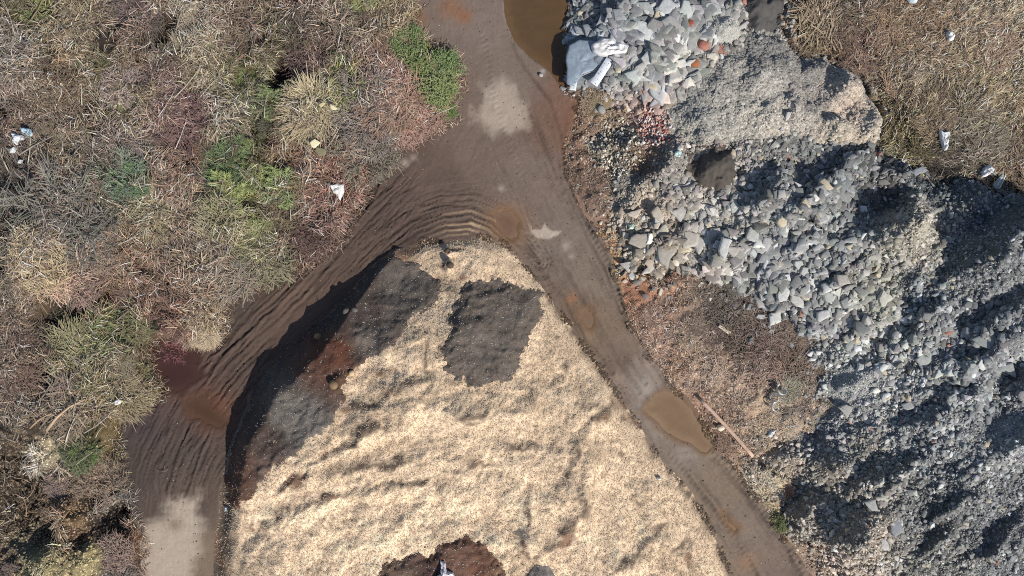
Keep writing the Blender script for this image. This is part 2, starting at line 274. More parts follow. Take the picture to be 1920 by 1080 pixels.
# ------------------------------------------------------------------ colours of the ground
LEFT_SPOTS = [(30,30,'6a5c4a'),(60,15,'7c7a4a'),(150,15,'8b7a58'),(250,15,'75625a'),(365,20,'a89a80'),(375,60,'aa9c80'),(450,20,'86705e'),(560,15,'6f5a50'),(620,10,'8a7a66'),(700,15,'8b8a5a'),
(30,90,'8a8078'),(150,70,'8f7f60'),(230,70,'7a6250'),(300,80,'64564a'),(450,70,'74584a'),(530,60,'6e6a48'),(590,80,'5c4a42'),(680,60,'8b7a68'),(720,40,'98805f'),
(40,150,'88796a'),(120,120,'8e7658'),(200,130,'6f6a4e'),(230,170,'927a72'),(260,165,'8e7d5a'),(320,160,'7a5f58'),(370,130,'8c8060'),(440,140,'857a58'),(460,150,'7c8048'),(540,140,'5a4a40'),(600,130,'86685c'),(680,120,'8a6a58'),(720,150,'a07c68'),
(20,220,'7a6050'),(100,200,'86745f'),(170,200,'6b5e48'),(240,190,'7c7a50'),(300,210,'86685f'),(350,220,'7f5f58'),(410,210,'a09078'),(430,230,'8a7f62'),(510,200,'6c7050'),(470,260,'56503c'),(600,210,'a3946a'),(650,170,'7a8a3a'),(690,200,'77716c'),(740,200,'a87e68'),(780,210,'ac826c'),
(30,300,'6a625a'),(120,290,'86765f'),(220,270,'7f6f66'),(290,260,'94806a'),(340,270,'8a5f48'),(240,330,'5f6f58'),(330,340,'94705f'),(430,300,'62664a'),(480,330,'7f8048'),(540,300,'8b6a50'),(600,320,'8c6450'),(650,320,'a87460'),(620,250,'6f5f50'),(690,260,'8a8078'),(700,290,'857868'),
(30,380,'5a564e'),(110,400,'6f6a66'),(150,420,'77706c'),(100,380,'8e6f5c'),(250,370,'7a765c'),(300,410,'a8996c'),(350,390,'8a7060'),(420,370,'868658'),(480,360,'8f9258'),(530,350,'7a7c54'),(560,400,'85705a'),(600,370,'8a5f54'),(560,440,'86605a'),(600,440,'7a5c50'),
(20,470,'5a5650'),(80,480,'c0a07c'),(100,510,'b8987a'),(150,500,'97806e'),(250,460,'94785a'),(330,450,'7f6858'),(400,460,'8c7c68'),(460,440,'948f60'),(500,460,'88805a'),
(20,550,'7c7060'),(80,570,'8a7258'),(130,570,'54483c'),(190,560,'8e7250'),(260,530,'8a6a54'),(340,550,'94745c'),(420,520,'8f7a66'),(330,590,'8e5a4c'),(400,600,'a08a66'),(300,600,'8e6c56'),(375,625,'b09a74'),
(20,640,'7c6656'),(60,680,'6f5a4a'),(150,640,'7f8450'),(160,680,'8f8858'),(220,620,'6b8048'),(230,680,'86745a'),(100,620,'5a5046'),(40,740,'7a6a58'),(150,740,'8c8258'),(220,740,'968a5f'),(60,800,'7e6c5a'),(130,760,'8a7866'),(200,770,'7f6a4a'),
(20,850,'5a5248'),(72,858,'d8caa8'),(95,852,'cfc09c'),(140,800,'5c5a3e'),(160,850,'5c6844'),(200,800,'8a764a'),(210,840,'a08a5c'),(110,900,'8a7868'),(180,900,'8c7460'),(30,950,'54483c'),(120,960,'84684e'),(150,965,'a0805a'),(150,1000,'946844'),(200,980,'5c4a3c'),(230,930,'77746f'),(90,960,'5c4c40'),(185,955,'8a8680'),
(75,1050,'c8ba84'),(110,1032,'c4b682'),(180,1045,'d0be84'),(50,1030,'8a8068'),(220,1060,'7a7270'),(250,1030,'9a7050'),(20,1060,'7a6a5c')]
RIGHT_SPOTS = [(1520,60,'8a7058'),(1540,30,'8c745c'),(1580,40,'5f5042'),(1700,60,'947858'),(1850,60,'a89070'),(1880,120,'a8906c'),(1620,90,'9a7a62'),(1700,150,'a08a6c'),(1800,130,'9c8560'),(1690,220,'7f6c48'),(1750,200,'8f7858'),(1880,200,'98805c'),(1700,270,'7f7448'),(1830,260,'8a7a64'),(1890,300,'94785c'),(1785,300,'4c463e'),(1800,330,'7a6c5c'),(1560,90,'86694e'),
(1100,260,'7a5c4a'),(1090,210,'80604a'),(1130,175,'a0845c'),(1110,330,'6c5244'),(1120,400,'7c6050'),(1140,450,'9a7048'),(1160,490,'a07444'),(1200,545,'a06848'),(1230,600,'9c7460'),(1240,650,'a88470'),(1300,620,'86705f'),(1350,580,'5c5048'),(1400,620,'6b5848'),(1440,640,'7f6458'),(1480,700,'7c6c5c'),
(1300,700,'a08470'),(1380,720,'a88c76'),(1440,780,'b49c80'),(1400,800,'9c8068'),(1350,830,'8a6550'),(1380,860,'9a7a62'),(1420,900,'b0a08a'),(1445,915,'dcc89c'),(1480,930,'945c3c'),(1470,980,'66663c'),(1500,1020,'8a7460'),(1540,1070,'8a7262'),(1280,680,'a07858'),(1330,770,'a07a62')]
ROCK_SPOTS = [(1110,40,'84888a'),(1200,40,'8c9092'),(1300,40,'94989a'),(1100,90,'98a4b0'),(1330,130,'b0a89c'),(1200,130,'979a9a'),(1280,140,'aaa8a2'),(1250,330,'a09c96'),(1170,330,'8c8a86'),(1200,380,'bcae9c'),(1180,440,'b8ac9a'),(1240,480,'a89c8c'),(1350,430,'a4a4a0'),(1300,470,'b0aaa0'),(1450,480,'94979a'),(1550,330,'7c8184'),(1500,400,'8c8f90'),(1640,380,'6c6a68'),(1672,425,'a6a094'),(1690,440,'9c988c'),(1850,400,'646c72'),(1800,500,'74797c'),(1880,480,'868a8c'),(1700,560,'74797c'),  # darkest spots paint part of the slopes' shade into the slate colour
(1620,640,'949694'),(1600,720,'9a9d9c'),(1590,760,'989a98'),(1800,640,'74787c'),(1900,620,'8a8e90'),(1560,800,'84868a'),(1700,800,'7c8184'),(1850,760,'74797e'),(1880,800,'94989a'),(1600,850,'8a8880'),(1550,900,'8c867c'),(1600,1000,'a0988c'),(1540,980,'8c867c'),(1560,1050,'b0a090'),(1700,950,'6c6f70'),(1850,950,'74777a'),(1750,1050,'7c7c78'),(1880,1050,'74787a'),
(1400,620,'7c7c7a'),(1440,590,'8a8c8c'),(1500,600,'86898a'),(1460,890,'a89c8c'),(1210,230,'b8988c'),(1160,270,'a89c8c'),(1130,290,'b0a898'),(1200,300,'8a7460'),(1640,560,'8c8c80'),(1720,350,'5c6468'),(1560,430,'8c9090')]
CL = spots(LEFT_SPOTS, None); CR = spots(RIGHT_SPOTS, None); CK = spots(ROCK_SPOTS, None, 2.0)
grain = (1 + 0.28*fbm(X*7, Y*7, 111, 3) + 0.22*fbm(X*2, Y*2, 113, 3))[..., None]
veg_col = np.where((X < 1)[..., None], CL, CR); fpat = np.where(FIELD > 0, .42*fbm(X*.55, Y*.8, 421, 4) + .2*fbm(X*1.6, Y*2.4, 423, 3), 0)
veg_col = veg_col*(1+fpat)[..., None]*(1+np.where(FIELD > 0, .12*fbm(X*.4, Y*.4, 425, 2), 0)[..., None]*np.array([-.3, .6, 0]))
veg_col = np.where(VERGE[..., None] > 0, (veg_col*.85+.15*lin('a89078'))*(1.12+.28*fbm(X*.9, Y*.9, 427, 4))[..., None], veg_col); veg_col = veg_col*.82 + .18*veg_col.mean(-1, keepdims=True)*np.array([1.06, 1.0, .92])
pit_shade = np.zeros(X.shape)
for a, b, r in VHOLES: pit_shade = np.maximum(pit_shade, blob(a, b, r*1.15, .2)*LEFTVEG)
pit_shade = sm(.25, .6, pit_shade + .2*V1)[..., None]
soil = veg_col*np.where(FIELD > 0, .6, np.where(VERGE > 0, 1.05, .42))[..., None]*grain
soil = soil*(1-pit_shade) + lin('3a322b')*pit_shade*grain  # hollows painted dark brown: their shade is put into the soil colour
k = sm(-0.1, 0.35, ROCK)[..., None]
# dusty fines between the stones
dust = np.clip(1.2*blob(1600,735,44,1,60,-.5)+blob(1580,650,40,1,20,.3)+blob(1850,790,40,1,26)+.7*blob(1210,390,60,1,40)+.8*blob(1620,1010,44,1,60)+.6*blob(1440,890,50,1,30)+blob(1380,420,60,1,24)+.6*blob(1880,640,50,1,30)+.6*blob(1300,110,40,1,30)+.7*blob(1640,400,30,1,30), 0, 1)
DUST = np.clip(dust*1.15, 0, 1)*sm(-.45, .15, fbm(X*1.4, Y*1.4, 121, 4)+dust-0.3)
rockc = CK*np.array([1.03, 1.0, .97])*(0.64 + 0.36*DUST[..., None])*grain*(1+.35*fbm(X*12, Y*12, 123, 2))[..., None]
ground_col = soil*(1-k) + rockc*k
# road
base_r = np.array([.97, .925, .88])*spots([(900,60,'877a72'),(850,160,'7c6d64'),(960,120,'84766c'),(900,270,'7c6c62'),(1000,330,'82736a'),(820,330,'6c5c54'),(700,380,'5f514a'),(650,450,'62534b'),(560,570,'6c5a50'),(500,640,'67564d'),(420,720,'5e5049'),(330,800,'5c504b'),(280,860,'584c48'),(330,920,'655850'),(260,800,'54494a'),
  (1050,460,'857970'),(1020,540,'7c6c60'),(1110,520,'87796d'),(1080,600,'7c6a5c'),(1150,680,'7c6c60'),(1210,720,'94877c'),(1180,760,'84756a'),(1280,860,'85776b'),(1340,930,'867769'),(1420,980,'83756a'),(1480,1060,'7f7066'),(1380,1040,'84766a'),(1060,250,'7c6558'),(1080,200,'84685a'),(1100,640,'80705f'),(350,1060,'8a7b6c'),(230,850,'524a46'),(440,560,'5c504a'),(700,310,'665750')], None, 2.0)
road_col = base_r*(1 + 0.10*fbm(X*1.5, Y*1.5, 131, 4) + 0.10*fbm(X*8, Y*8, 133, 3))[..., None]
road_col *= (1 + 0.25*np.clip(RA*mA*(1-wB) + RB*mB*0.9*wB, -1, 1)*0.6)[..., None]
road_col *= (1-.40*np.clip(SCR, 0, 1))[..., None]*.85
road_col *= (1+.10*wB*sm(4, -4, Y))[..., None]
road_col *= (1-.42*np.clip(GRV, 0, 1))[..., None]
def paint(Cc, m, h): 
    m = np.clip(m, 0, 1)[..., None]; return Cc*(1-m) + lin(h)*m*(1 + 0.06*V1 + 0.05*fine)[..., None]
dry1 = poly([(905,165),(940,145),(965,160),(985,200),(992,215),(985,240),(955,250),(930,248),(922,255),(900,240),(878,235),(890,205),(908,195)], warp=0.25, fine=0.12)
road_col = paint(road_col, 0.95*sm(-0.38, 0.55, dry1 + .45*fbm(X*2.2, Y*1.1, 413, 4)), 'a79788')
dry2 = poly([(322,940),(372,930),(376,1000),(370,1045),(345,1120),(280,1120),(262,1050),(268,980),(305,975)], warp=0.2, fine=0.1)
road_col = paint(road_col, 0.95*sm(-0.45, 0.55, dry2 + .35*fbm(X*1.1, Y*2.4, 411, 4)), 'b3a392')
road_col = paint(road_col, 0.8*blob(325, 985, 14), '857363')
dry3 = poly([(992,418),(1000,430),(1014,430),(1020,418),(1030,432),(1054,434),(1046,442),(1030,448),(1008,446),(996,436)], warp=0.06, fine=0.03)
road_col = paint(road_col, sm(-0.05, 0.08, dry3), 'b4a596')
for a, b, r, h in [(1062,464,9,'a89a8c'),(942,352,6,'a0938a'),(758,305,9,'9a8d84'),(775,295,7,'978a82'),(1075,480,7,'96887c'),(1015,135,6,'b0a8a0'),(1210,730,22,'a39a90'),(1235,800,26,'a0968c'),(1290,845,30,'9c9086'),(1195,770,16,'9c9288'),(950,455,10,'8c7c70')]:
    road_col = paint(road_col, (.65 if r > 14 else 1.1)*blob(a, b, r, warp=0.25)*(.7+.6*V2), h)
for a, b, r, h in [(870,30,14,'8a5c3c'),(785,35,16,'84583a'),(845,15,22,'8a6248'),(1072,560,10,'94684c'),(955,425,40,'8a6a52'),(1100,240,40,'7c5038'),(400,770,40,'6f4632'),(330,700,60,'5c4038'),(1400,1055,20,'8f7058')]:
    road_col = paint(road_col, 0.8*blob(a, b, r, warp=0.15), h)
for k_, h_ in zip('ABCDEF', ('8a6e54','86664c','886a50','4c342c','5f4436','886a50')): road_col = paint(road_col, .75*sm(-.35, .0, PUDS[k_]+.16*V1+.12*W2), h_)
damp = sm(-0.35, 0.0, np.maximum.reduce(list(PUDS.values())))
road_col *= (1-0.22*damp)[..., None]
smear = sm(.0, .5, fbm(uC*.5, dC*sC*5, 301, 3)+ARCW*.35-.1)*blob(880, 418, 46, ry=26, warp=.4)
road_col = paint(road_col, 1.0*smear, 'b89c7c')
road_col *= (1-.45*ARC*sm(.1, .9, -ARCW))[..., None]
# chips
chip_a = np.array([.88, .68, .47]); chip_b = np.array([.46, .33, .22]); chip_d = lin('5c4e44'); chip_r = lin('704f3c')
t = np.clip(0.34 + .30*fbm(X*2.6, Y*2.6, 144, 4) - .25*blob(640, 1010, 150, 1.7, 80) + 0.42*fbm(X*0.9, Y*0.9, 141, 4) + 0.35*fbm(rr*1.5, th*5, 142, 3) + 0.25*V1, 0, 1)[..., None]
chip_col = (chip_a*(1-t) + chip_b*t)*(1+.14*sm(-6, -13, Y))[..., None]
CDARK = [(825,500,7,9),(838,470,7,8),(812,520,6,8),(700,655,26,9),(720,700,28,8),(740,735,30,11),(690,800,34,14),(660,830,20,9),(870,778,28,8),(900,775,18,6),(1105,770,22,9),(1130,790,24,16),(1160,755,20,12),(1180,790,14,9),(1085,860,12,16),(1075,895,10,16),(1092,950,12,26),(1060,1000,14,24),(1040,1020,26,12),(990,960,6,30),(985,1030,8,20),(805,680,10,26),(800,645,9,14),
  (640,680,22,10),(650,745,26,14),(780,830,50,8),(700,870,60,8),(620,930,50,7),(800,900,40,6),(960,840,50,7),(900,870,40,6),(1170,860,10,10),(1210,880,14,6),(1240,840,8,8),(1215,950,18,10),(1180,1060,26,10),(1280,1040,24,9),(1250,1000,20,8),(870,520,20,10),(560,900,20,20),(530,960,24,14),(1060,690,10,16),(1045,630,7,10),(1105,660,16,6),(680,760,40,8),(745,870,30,8),(890,790,40,6),(590,1000,30,6),(480,1000,26,16),(450,1040,20,20),(1310,1070,16,26),(1120,900,6,20)]
dk = np.zeros(X.shape)
for a, b, r, r2 in CDARK: dk += blob(a, b, r, 1.7, r2, 0.25, 0.5)
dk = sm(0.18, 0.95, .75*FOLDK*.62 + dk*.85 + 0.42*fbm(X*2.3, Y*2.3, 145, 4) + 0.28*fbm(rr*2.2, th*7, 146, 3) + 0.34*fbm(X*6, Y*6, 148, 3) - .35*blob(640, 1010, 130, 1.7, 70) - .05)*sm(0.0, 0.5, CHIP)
redm = sm(0.1, 0.6, fbm(X*0.7, Y*0.7, 147, 3) + 0.9*blob(860,515,22,1.5) + 0.9*blob(500,900,60,1.5) + .7*blob(480,1000,40,1.2) + .8*blob(770,500,40,.9))[..., None]
darkc = chip_d*(1-redm) + chip_r*redm
# the trodden border of the heap is muddy
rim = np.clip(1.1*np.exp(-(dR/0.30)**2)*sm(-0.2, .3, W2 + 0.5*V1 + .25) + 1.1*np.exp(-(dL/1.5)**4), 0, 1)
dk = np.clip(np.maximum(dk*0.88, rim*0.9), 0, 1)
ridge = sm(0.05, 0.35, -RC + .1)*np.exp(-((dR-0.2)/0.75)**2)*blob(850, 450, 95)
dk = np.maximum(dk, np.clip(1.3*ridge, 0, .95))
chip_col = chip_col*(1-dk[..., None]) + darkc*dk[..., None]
chip_col *= (1 + 0.07*fbm(X*11, Y*11, 149, 2))[..., None]
cA = spots([(760,540,'655d56'),(700,640,'655d56'),(660,700,'5c463a'),(620,660,'5c4238'),(560,760,'69645e'),(520,800,'50443e'),(480,880,'60463a'),(520,880,'685850'),(450,930,'64483a'),(600,790,'6e6862'),(620,600,'4a4440'),(680,540,'514842'),(640,655,'5f3a2c')], None, 1.6)
comp_col = {'A': cA*(1+0.35*fbm(X*3, Y*3, 151, 4))[..., None], 'B': lin('665d55')*(1+0.26*fbm(X*2, Y*2, 153, 4)+0.15*V1)[..., None]}
cC = spots([(740,1060,'6a564a'),(810,1050,'54403a'),(860,1030,'6a5044'),(905,1050,'6c4a3c'),(930,1060,'7a6250'),(760,1075,'6c5c50')], None, 1.6)
comp_col['C'] = cC*(1+0.28*fbm(X*3, Y*3, 155, 4))[..., None]; comp_col['D'] = lin('7c7670')*(1+0.25*fbm(X*3, Y*3, 157, 4))[..., None]
gcol = spots([(1420,90,'7c7c7a'),(1350,150,'908e8a'),(1430,180,'9a9894'),(1470,220,'a8a39c'),(1420,240,'a8a49c'),(1500,150,'848280'),(1560,180,'a09890'),(1600,150,'8c8884'),(1580,210,'b0a498'),(1630,245,'aea69a'),(1550,250,'aaa296'),(1520,200,'8c8884'),(1300,220,'8a8a88'),(1280,250,'96948e'),(1340,240,'9c9a94')], None, 2)*(1+0.2*fbm(X*8, Y*8, 161, 3)+.12*V1)[..., None]*np.array([1.30, 1.26, 1.20])

# ------------------------------------------------------------------ mesh + material helpers
def mesh_np(name, V, F, colr=None, smooth=True):
    """V (n,3); F list of int arrays (m,k) of faces; colr (n,3)"""
    me = bpy.data.meshes.new(name)
    F = [np.asarray(f, np.int64) for f in F if len(f)]
    me.vertices.add(len(V)); me.vertices.foreach_set('co', np.ascontiguousarray(V, np.float32).ravel())
    nl = sum(f.size for f in F); nf = sum(len(f) for f in F)
    me.loops.add(nl); me.loops.foreach_set('vertex_index', np.concatenate([f.ravel() for f in F]).astype(np.int32))
    me.polygons.add(nf)
    tot = np.concatenate([np.full(len(f), f.shape[1]) for f in F]); st = np.concatenate([[0], np.cumsum(tot)[:-1]])
    me.polygons.foreach_set('loop_start', st.astype(np.int32)); me.polygons.foreach_set('loop_total', tot.astype(np.int32))
    if smooth: me.polygons.foreach_set('use_smooth', np.ones(nf, bool))
    me.update(calc_edges=True)
    if colr is not None:
        at = me.attributes.new('Col', 'FLOAT_COLOR', 'POINT')
        c4 = np.ones((len(V), 4), np.float32); c4[:, :3] = np.clip(colr, 0.004, 0.9); at.data.foreach_set('color', c4.ravel())
    return me

def material(name, rough=0.9, nscale=18.0, namt=0.35, bscale=30.0, bump=0.3, bdist=0.02, objcol=False, spec=0.25, flat=None, vor=0.0):
    m = bpy.data.materials.new(name); m.use_nodes = True; nt = m.node_tree; N = nt.nodes; L = nt.links
    b = N["Principled BSDF"]; b.inputs['Roughness'].default_value = rough; b.inputs['Specular IOR Level'].default_value = spec
    tc = N.new('ShaderNodeTexCoord')
    if flat is None:
        a = N.new('ShaderNodeAttribute'); a.attribute_name = 'Col'; c = a.outputs['Color']
    else:
        a = N.new('ShaderNodeRGB'); a.outputs[0].default_value = (*flat, 1); c = a.outputs[0]
    if objcol:
        oi = N.new('ShaderNodeObjectInfo'); mx = N.new('ShaderNodeMix'); mx.data_type = 'RGBA'; mx.blend_type = 'MULTIPLY'; mx.inputs[0].default_value = 1
        L.new(c, mx.inputs[6]); L.new(oi.outputs['Color'], mx.inputs[7]); c = mx.outputs[2]
    no = N.new('ShaderNodeTexNoise'); no.inputs['Scale'].default_value = nscale; no.inputs['Detail'].default_value = 5; no.inputs['Roughness'].default_value = 0.65
    L.new(tc.outputs['Object'], no.inputs['Vector'])
    mr = N.new('ShaderNodeMapRange'); mr.inputs[1].default_value = 0.25; mr.inputs[2].default_value = 0.75; mr.inputs[3].default_value = 1-namt; mr.inputs[4].default_value = 1+namt
    L.new(no.outputs['Fac'], mr.inputs[0])
    vm = N.new('ShaderNodeVectorMath'); vm.operation = 'SCALE'; L.new(c, vm.inputs[0]); L.new(mr.outputs[0], vm.inputs['Scale'])
    L.new(vm.outputs[0], b.inputs['Base Color'])
    if bump > 0:
        if vor > 0:
            nb = N.new('ShaderNodeTexVoronoi'); nb.inputs['Scale'].default_value = bscale; o = nb.outputs['Distance']
        else:
            nb = N.new('ShaderNodeTexNoise'); nb.inputs['Scale'].default_value = bscale; nb.inputs['Detail'].default_value = 6; o = nb.outputs['Fac']
        L.new(tc.outputs['Object'], nb.inputs['Vector'])
        bp = N.new('ShaderNodeBump'); bp.inputs['Strength'].default_value = bump; bp.inputs['Distance'].default_value = bdist
        L.new(o, bp.inputs['Height']); L.new(bp.outputs[0], b.inputs['Normal'])
    return m

M_SOIL = material('soil', .95, 14, .35, 22, .6, .05)
M_ROAD = material('mud', .85, 10, .14, 26, .30, .02, spec=.3)
M_CHIP = material('wood_chips', .9, 24, .12, 14, .32, .04, vor=1)
M_COMP = material('compost', .95, 20, .35, 20, .7, .05)
M_GRAV = material('gravel', .95, 12, .25, 11, .8, .05, vor=1)
M_SAND = material('dark_sand', .9, 18, .14, 16, .3, .03)
M_SLATE = material('slate', .75, 9, .16, 14, .35, .02, spec=.35)
M_SLATE_O = material('slate_block', .75, 7, .20, 9, .45, .03, objcol=True, spec=.35)
M_STRAW = material('dry_stalk', .8, 6, .2, 0, 0, objcol=False)
M_PLANT = material('plant_fibre', .8, 5, .2, 0, 0, objcol=True)
M_WOOD = material('weathered_wood', .8, 7, .25, 14, .3, .01, objcol=True)
M_PLAS = material('pale_plastic', .5, 6, .22, 9, .2, .02, objcol=True, spec=.4)
M_BOARD = material('pale_board', .8, 6, .10, 20, .1, .01, objcol=True)

def link(o, parent=None):
    COL.objects.link(o)
    if parent is not None: o.parent = parent
    return o
def tag(o, label=None, cat=None, group=None, kind=None):
    if label: o['label'] = label
    if cat: o['category'] = cat
    if group: o['group'] = group
    if kind: o['kind'] = kind
    return o
def ob(name, me, mat=None, parent=None):
    if mat is not None and len(me.materials) == 0: me.materials.append(mat)
    return link(bpy.data.objects.new(name, me), parent)

def patch(name, M, Z, Cc, mat, under=None, margin=0.18, lift=0.006):
    """a sheet of the grid where the outline M says so, its border tucked into what lies below"""
    V = M > -margin
    cell = V[:-1, :-1] & V[1:, :-1] & V[:-1, 1:] & V[1:, 1:]
    idx = np.full(X.shape, -1, np.int64); used = np.zeros(X.shape, bool)
    used[:-1, :-1] |= cell; used[1:, :-1] |= cell; used[:-1, 1:] |= cell; used[1:, 1:] |= cell
    idx[used] = np.arange(used.sum())
    U = H if under is None else under
    z = np.where(M < 0, np.minimum(Z, U) - 0.25*np.clip(-M/margin, 0, 1), Z + lift*sm(0, .08, M))
    j, i = np.nonzero(cell)
    F = np.stack([idx[j, i], idx[j, i+1], idx[j+1, i+1], idx[j+1, i]], 1)
    me = mesh_np(name, np.stack([X[used], Y[used], z[used]], 1), [F], Cc[used])
    return ob(name, me, mat)

# ------------------------------------------------------------------ setting
CHIP_IN = sm(0.12, 0.4, CHIP)
sunk = 0.10*np.maximum(sm(0.02, 0.25, ROAD), 0) + 0.5*CHIP_IN
Zg = H - sunk
ext = np.array([4, 12, 40, 120, 400.])
ax = np.concatenate([gx[0]-ext[::-1], gx, gx[-1]+ext]); ay = np.concatenate([gy[0]-ext[::-1], gy, gy[-1]+ext])
e = len(ext)
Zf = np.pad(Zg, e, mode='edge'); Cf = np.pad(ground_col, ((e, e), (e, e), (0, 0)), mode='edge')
AX, AY = np.meshgrid(ax, ay)
nn = np.arange(AX.size).reshape(AX.shape)
Fg = np.stack([nn[:-1, :-1].ravel(), nn[:-1, 1:].ravel(), nn[1:, 1:].ravel(), nn[1:, :-1].ravel()], 1)
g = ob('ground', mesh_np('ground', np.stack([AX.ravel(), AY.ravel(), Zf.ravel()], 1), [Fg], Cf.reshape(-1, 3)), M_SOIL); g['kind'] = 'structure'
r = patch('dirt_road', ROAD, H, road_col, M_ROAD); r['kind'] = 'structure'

def water(name, M, z, hexc, rough=.08):
    m = material('water_'+name, rough, 3, .05, 4, .03, .01, spec=.5)
    V = M > -0.3
    cell = V[:-1, :-1] & V[1:, :-1] & V[:-1, 1:] & V[1:, 1:]
    used = np.zeros(X.shape, bool); used[:-1, :-1] |= cell; used[1:, :-1] |= cell; used[:-1, 1:] |= cell; used[1:, 1:] |= cell
    idx = np.full(X.shape, -1, np.int64); idx[used] = np.arange(used.sum()); j, i = np.nonzero(cell)
    F = np.stack([idx[j, i], idx[j, i+1], idx[j+1, i+1], idx[j+1, i]], 1)
    dp = sm(-.05, .55, M[used]+.15*V1[used]+.12*W1[used])[:, None]; wc = (lin(hexc)*.8+.2*samp(road_col, X[used], Y[used]))*(1.12-.22*dp)*(1+.10*fbm(X[used]*1.2, Y[used]*3, 401, 3))[:, None]
    o = ob(name, mesh_np(name, np.stack([X[used], Y[used], np.full(used.sum(), z)], 1), [F], wc), m); o['kind'] = 'structure'; return o
water('pond', PONDS, -0.05, '5c4322')
for k_, h_ in zip('ABCDEF', ('8c7258', '7a614e', '7e6652', '48302a', '58402f', '86694e')): water('puddle', PUDS[k_], -0.028, h_)

# ------------------------------------------------------------------ heaps
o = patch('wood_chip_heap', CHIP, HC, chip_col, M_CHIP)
tag(o, 'huge pale wood chip heap filling the fork between the two muddy tracks', 'wood chip heap'); CHIPHEAP = o
HCOMP = {}
for k_, lab in (('A', 'dark compost bank with rusty patches sloping down to the muddy track'), ('B', 'dark grey-brown square-sided compost load surrounded by pale wood chips'),
                ('C', 'reddish-brown compost mound holding a lump of white foam'), ('D', 'small grey compost dollop beside the reddish-brown compost mound')):
    M, th_, wd = COMPS[k_]
    zz = HC + th_*sm(0, wd, M) + 0.02 + sm(0, .3, M)*(0.03*fbm(X*2.5, Y*2.5, 171, 4)+0.02*V1+.012*fbm(X*9,Y*9,173,2))
    HCOMP[k_] = zz
    o = patch('compost_heap', M, zz, comp_col[k_], M_COMP, under=HC, margin=.13)
    tag(o, lab, 'compost heap', 'compost tipped on the wood chips')
    TOP = np.where(M > 0.02, np.maximum(TOP, zz), TOP)
for nm, M, Z, Cc, mt, lab, cat in (
    ('gravel_heap', GRAV, HG_, gcol, M_GRAV, 'wide grey gravel heap with rounded pale humps beside the dry grass field', 'gravel heap'),
    ('sand_heap', SAND, HS_, np.broadcast_to(lin('57514b'), X.shape+(3,))*(1+.12*W1+.1*V1)[..., None], M_SAND, 'dark brown-grey sand heap between the gravel and the pale broken slate', 'sand heap'),
    ('clay_heap', DARKP, HD_, np.broadcast_to(lin('545250'), X.shape+(3,))*(1+.15*W1+.14*V1)[..., None], M_SAND, 'dark cracked clay heap beside the brown brush mound', 'clay heap'),
    ('grit_heap', PALEP, HP_, np.broadcast_to(lin('b8b6ae'), X.shape+(3,))*(1+.06*W1+.10*V1)[..., None], M_GRAV, 'small round heap of pale grey grit beside the dark cracked clay', 'grit heap')):
    o = patch(nm, M, Z, Cc, mt, under=H); tag(o, lab, cat)

# ------------------------------------------------------------------ scatter builders
def ribbons(P, D, Lg, Wd, col, up=0.0, droop=0.0, seg=2, colr_tip=1.15):
    """thin stalks: start P (n,3), unit dir D (n,3), length, width; bends down by droop"""
    n = len(P); T = np.linspace(0, 1, seg+1)
    side = np.stack([-D[:, 1], D[:, 0], np.zeros(n)], 1); q = np.linalg.norm(side, axis=1, keepdims=True)
    rnd = rng.normal(size=(n, 2)); side = np.where(q > 0.05, side/np.maximum(q, 1e-6), np.concatenate([rnd/np.linalg.norm(rnd, axis=1, keepdims=True), np.zeros((n, 1))], 1))
    bend = rng.normal(0, 0.14, n)
    V = np.empty((n, (seg+1)*2, 3)); C = np.empty((n, (seg+1)*2, 3))
    for k_, t_ in enumerate(T):
        c = P + D*(Lg*t_)[:, None] + side*(bend*Lg*t_*t_)[:, None]
        c[:, 2] -= np.broadcast_to(droop, (n,))*Lg*t_*t_
        w = side*(Wd*(1-0.72*t_)*0.5)[:, None]
        V[:, 2*k_] = c - w; V[:, 2*k_+1] = c + w
        C[:, 2*k_] = C[:, 2*k_+1] = col*(0.8+(colr_tip-0.8)*t_)
    b = (np.arange(n)*(seg+1)*2)[:, None]
    F = np.concatenate([b + np.array([[2*k_, 2*k_+1, 2*k_+3, 2*k_+2]]) for k_ in range(seg)])
    return V.reshape(-1, 3), F, C.reshape(-1, 3)

def tubes(P0, P1, R0, R1, col, n=5, bend=None):
    """round sticks from P0 to P1 in 3 rings"""
    m = len(P0); A = P1-P0; L_ = np.linalg.norm(A, axis=1, keepdims=True); A = A/np.maximum(L_, 1e-9)
    ref = np.where(np.abs(A[:, 2:3]) > .9, np.array([[1., 0, 0]]), np.array([[0, 0, 1.]]))
    S = np.cross(A, ref); S /= np.linalg.norm(S, axis=1, keepdims=True); Tt = np.cross(A, S)
    if bend is None: bend = rng.normal(0, .05, (m, 2))
    rings = []; K = 4
    for k_ in range(K):
        t_ = k_/(K-1); c = P0 + A*L_*t_ + (S*bend[:, :1]+Tt*bend[:, 1:])*L_*math.sin(t_*math.pi)
        rad = (R0*(1-t_)+R1*t_)[:, None]
        rings.append(np.stack([c + S*rad*math.cos(a)+Tt*rad*math.sin(a) for a in np.arange(n)*2*math.pi/n], 1))
    V = np.stack(rings, 1).reshape(m, K*n, 3)
    b = (np.arange(m)*K*n)[:, None]; F = []
    for k_ in range(K-1):
        for a in range(n): F.append(b+np.array([[k_*n+a, k_*n+(a+1) % n, (k_+1)*n+(a+1) % n, (k_+1)*n+a]]))
    F = [np.concatenate(F)]
    F.append(np.concatenate([b+np.arange(n)[None, ::-1], b+(K-1)*n+np.arange(n)[None]]))
    C = np.repeat(col, K*n, 0) if np.ndim(col) == 2 else np.broadcast_to(col, (m*K*n, 3))
    return V.reshape(-1, 3), F, C

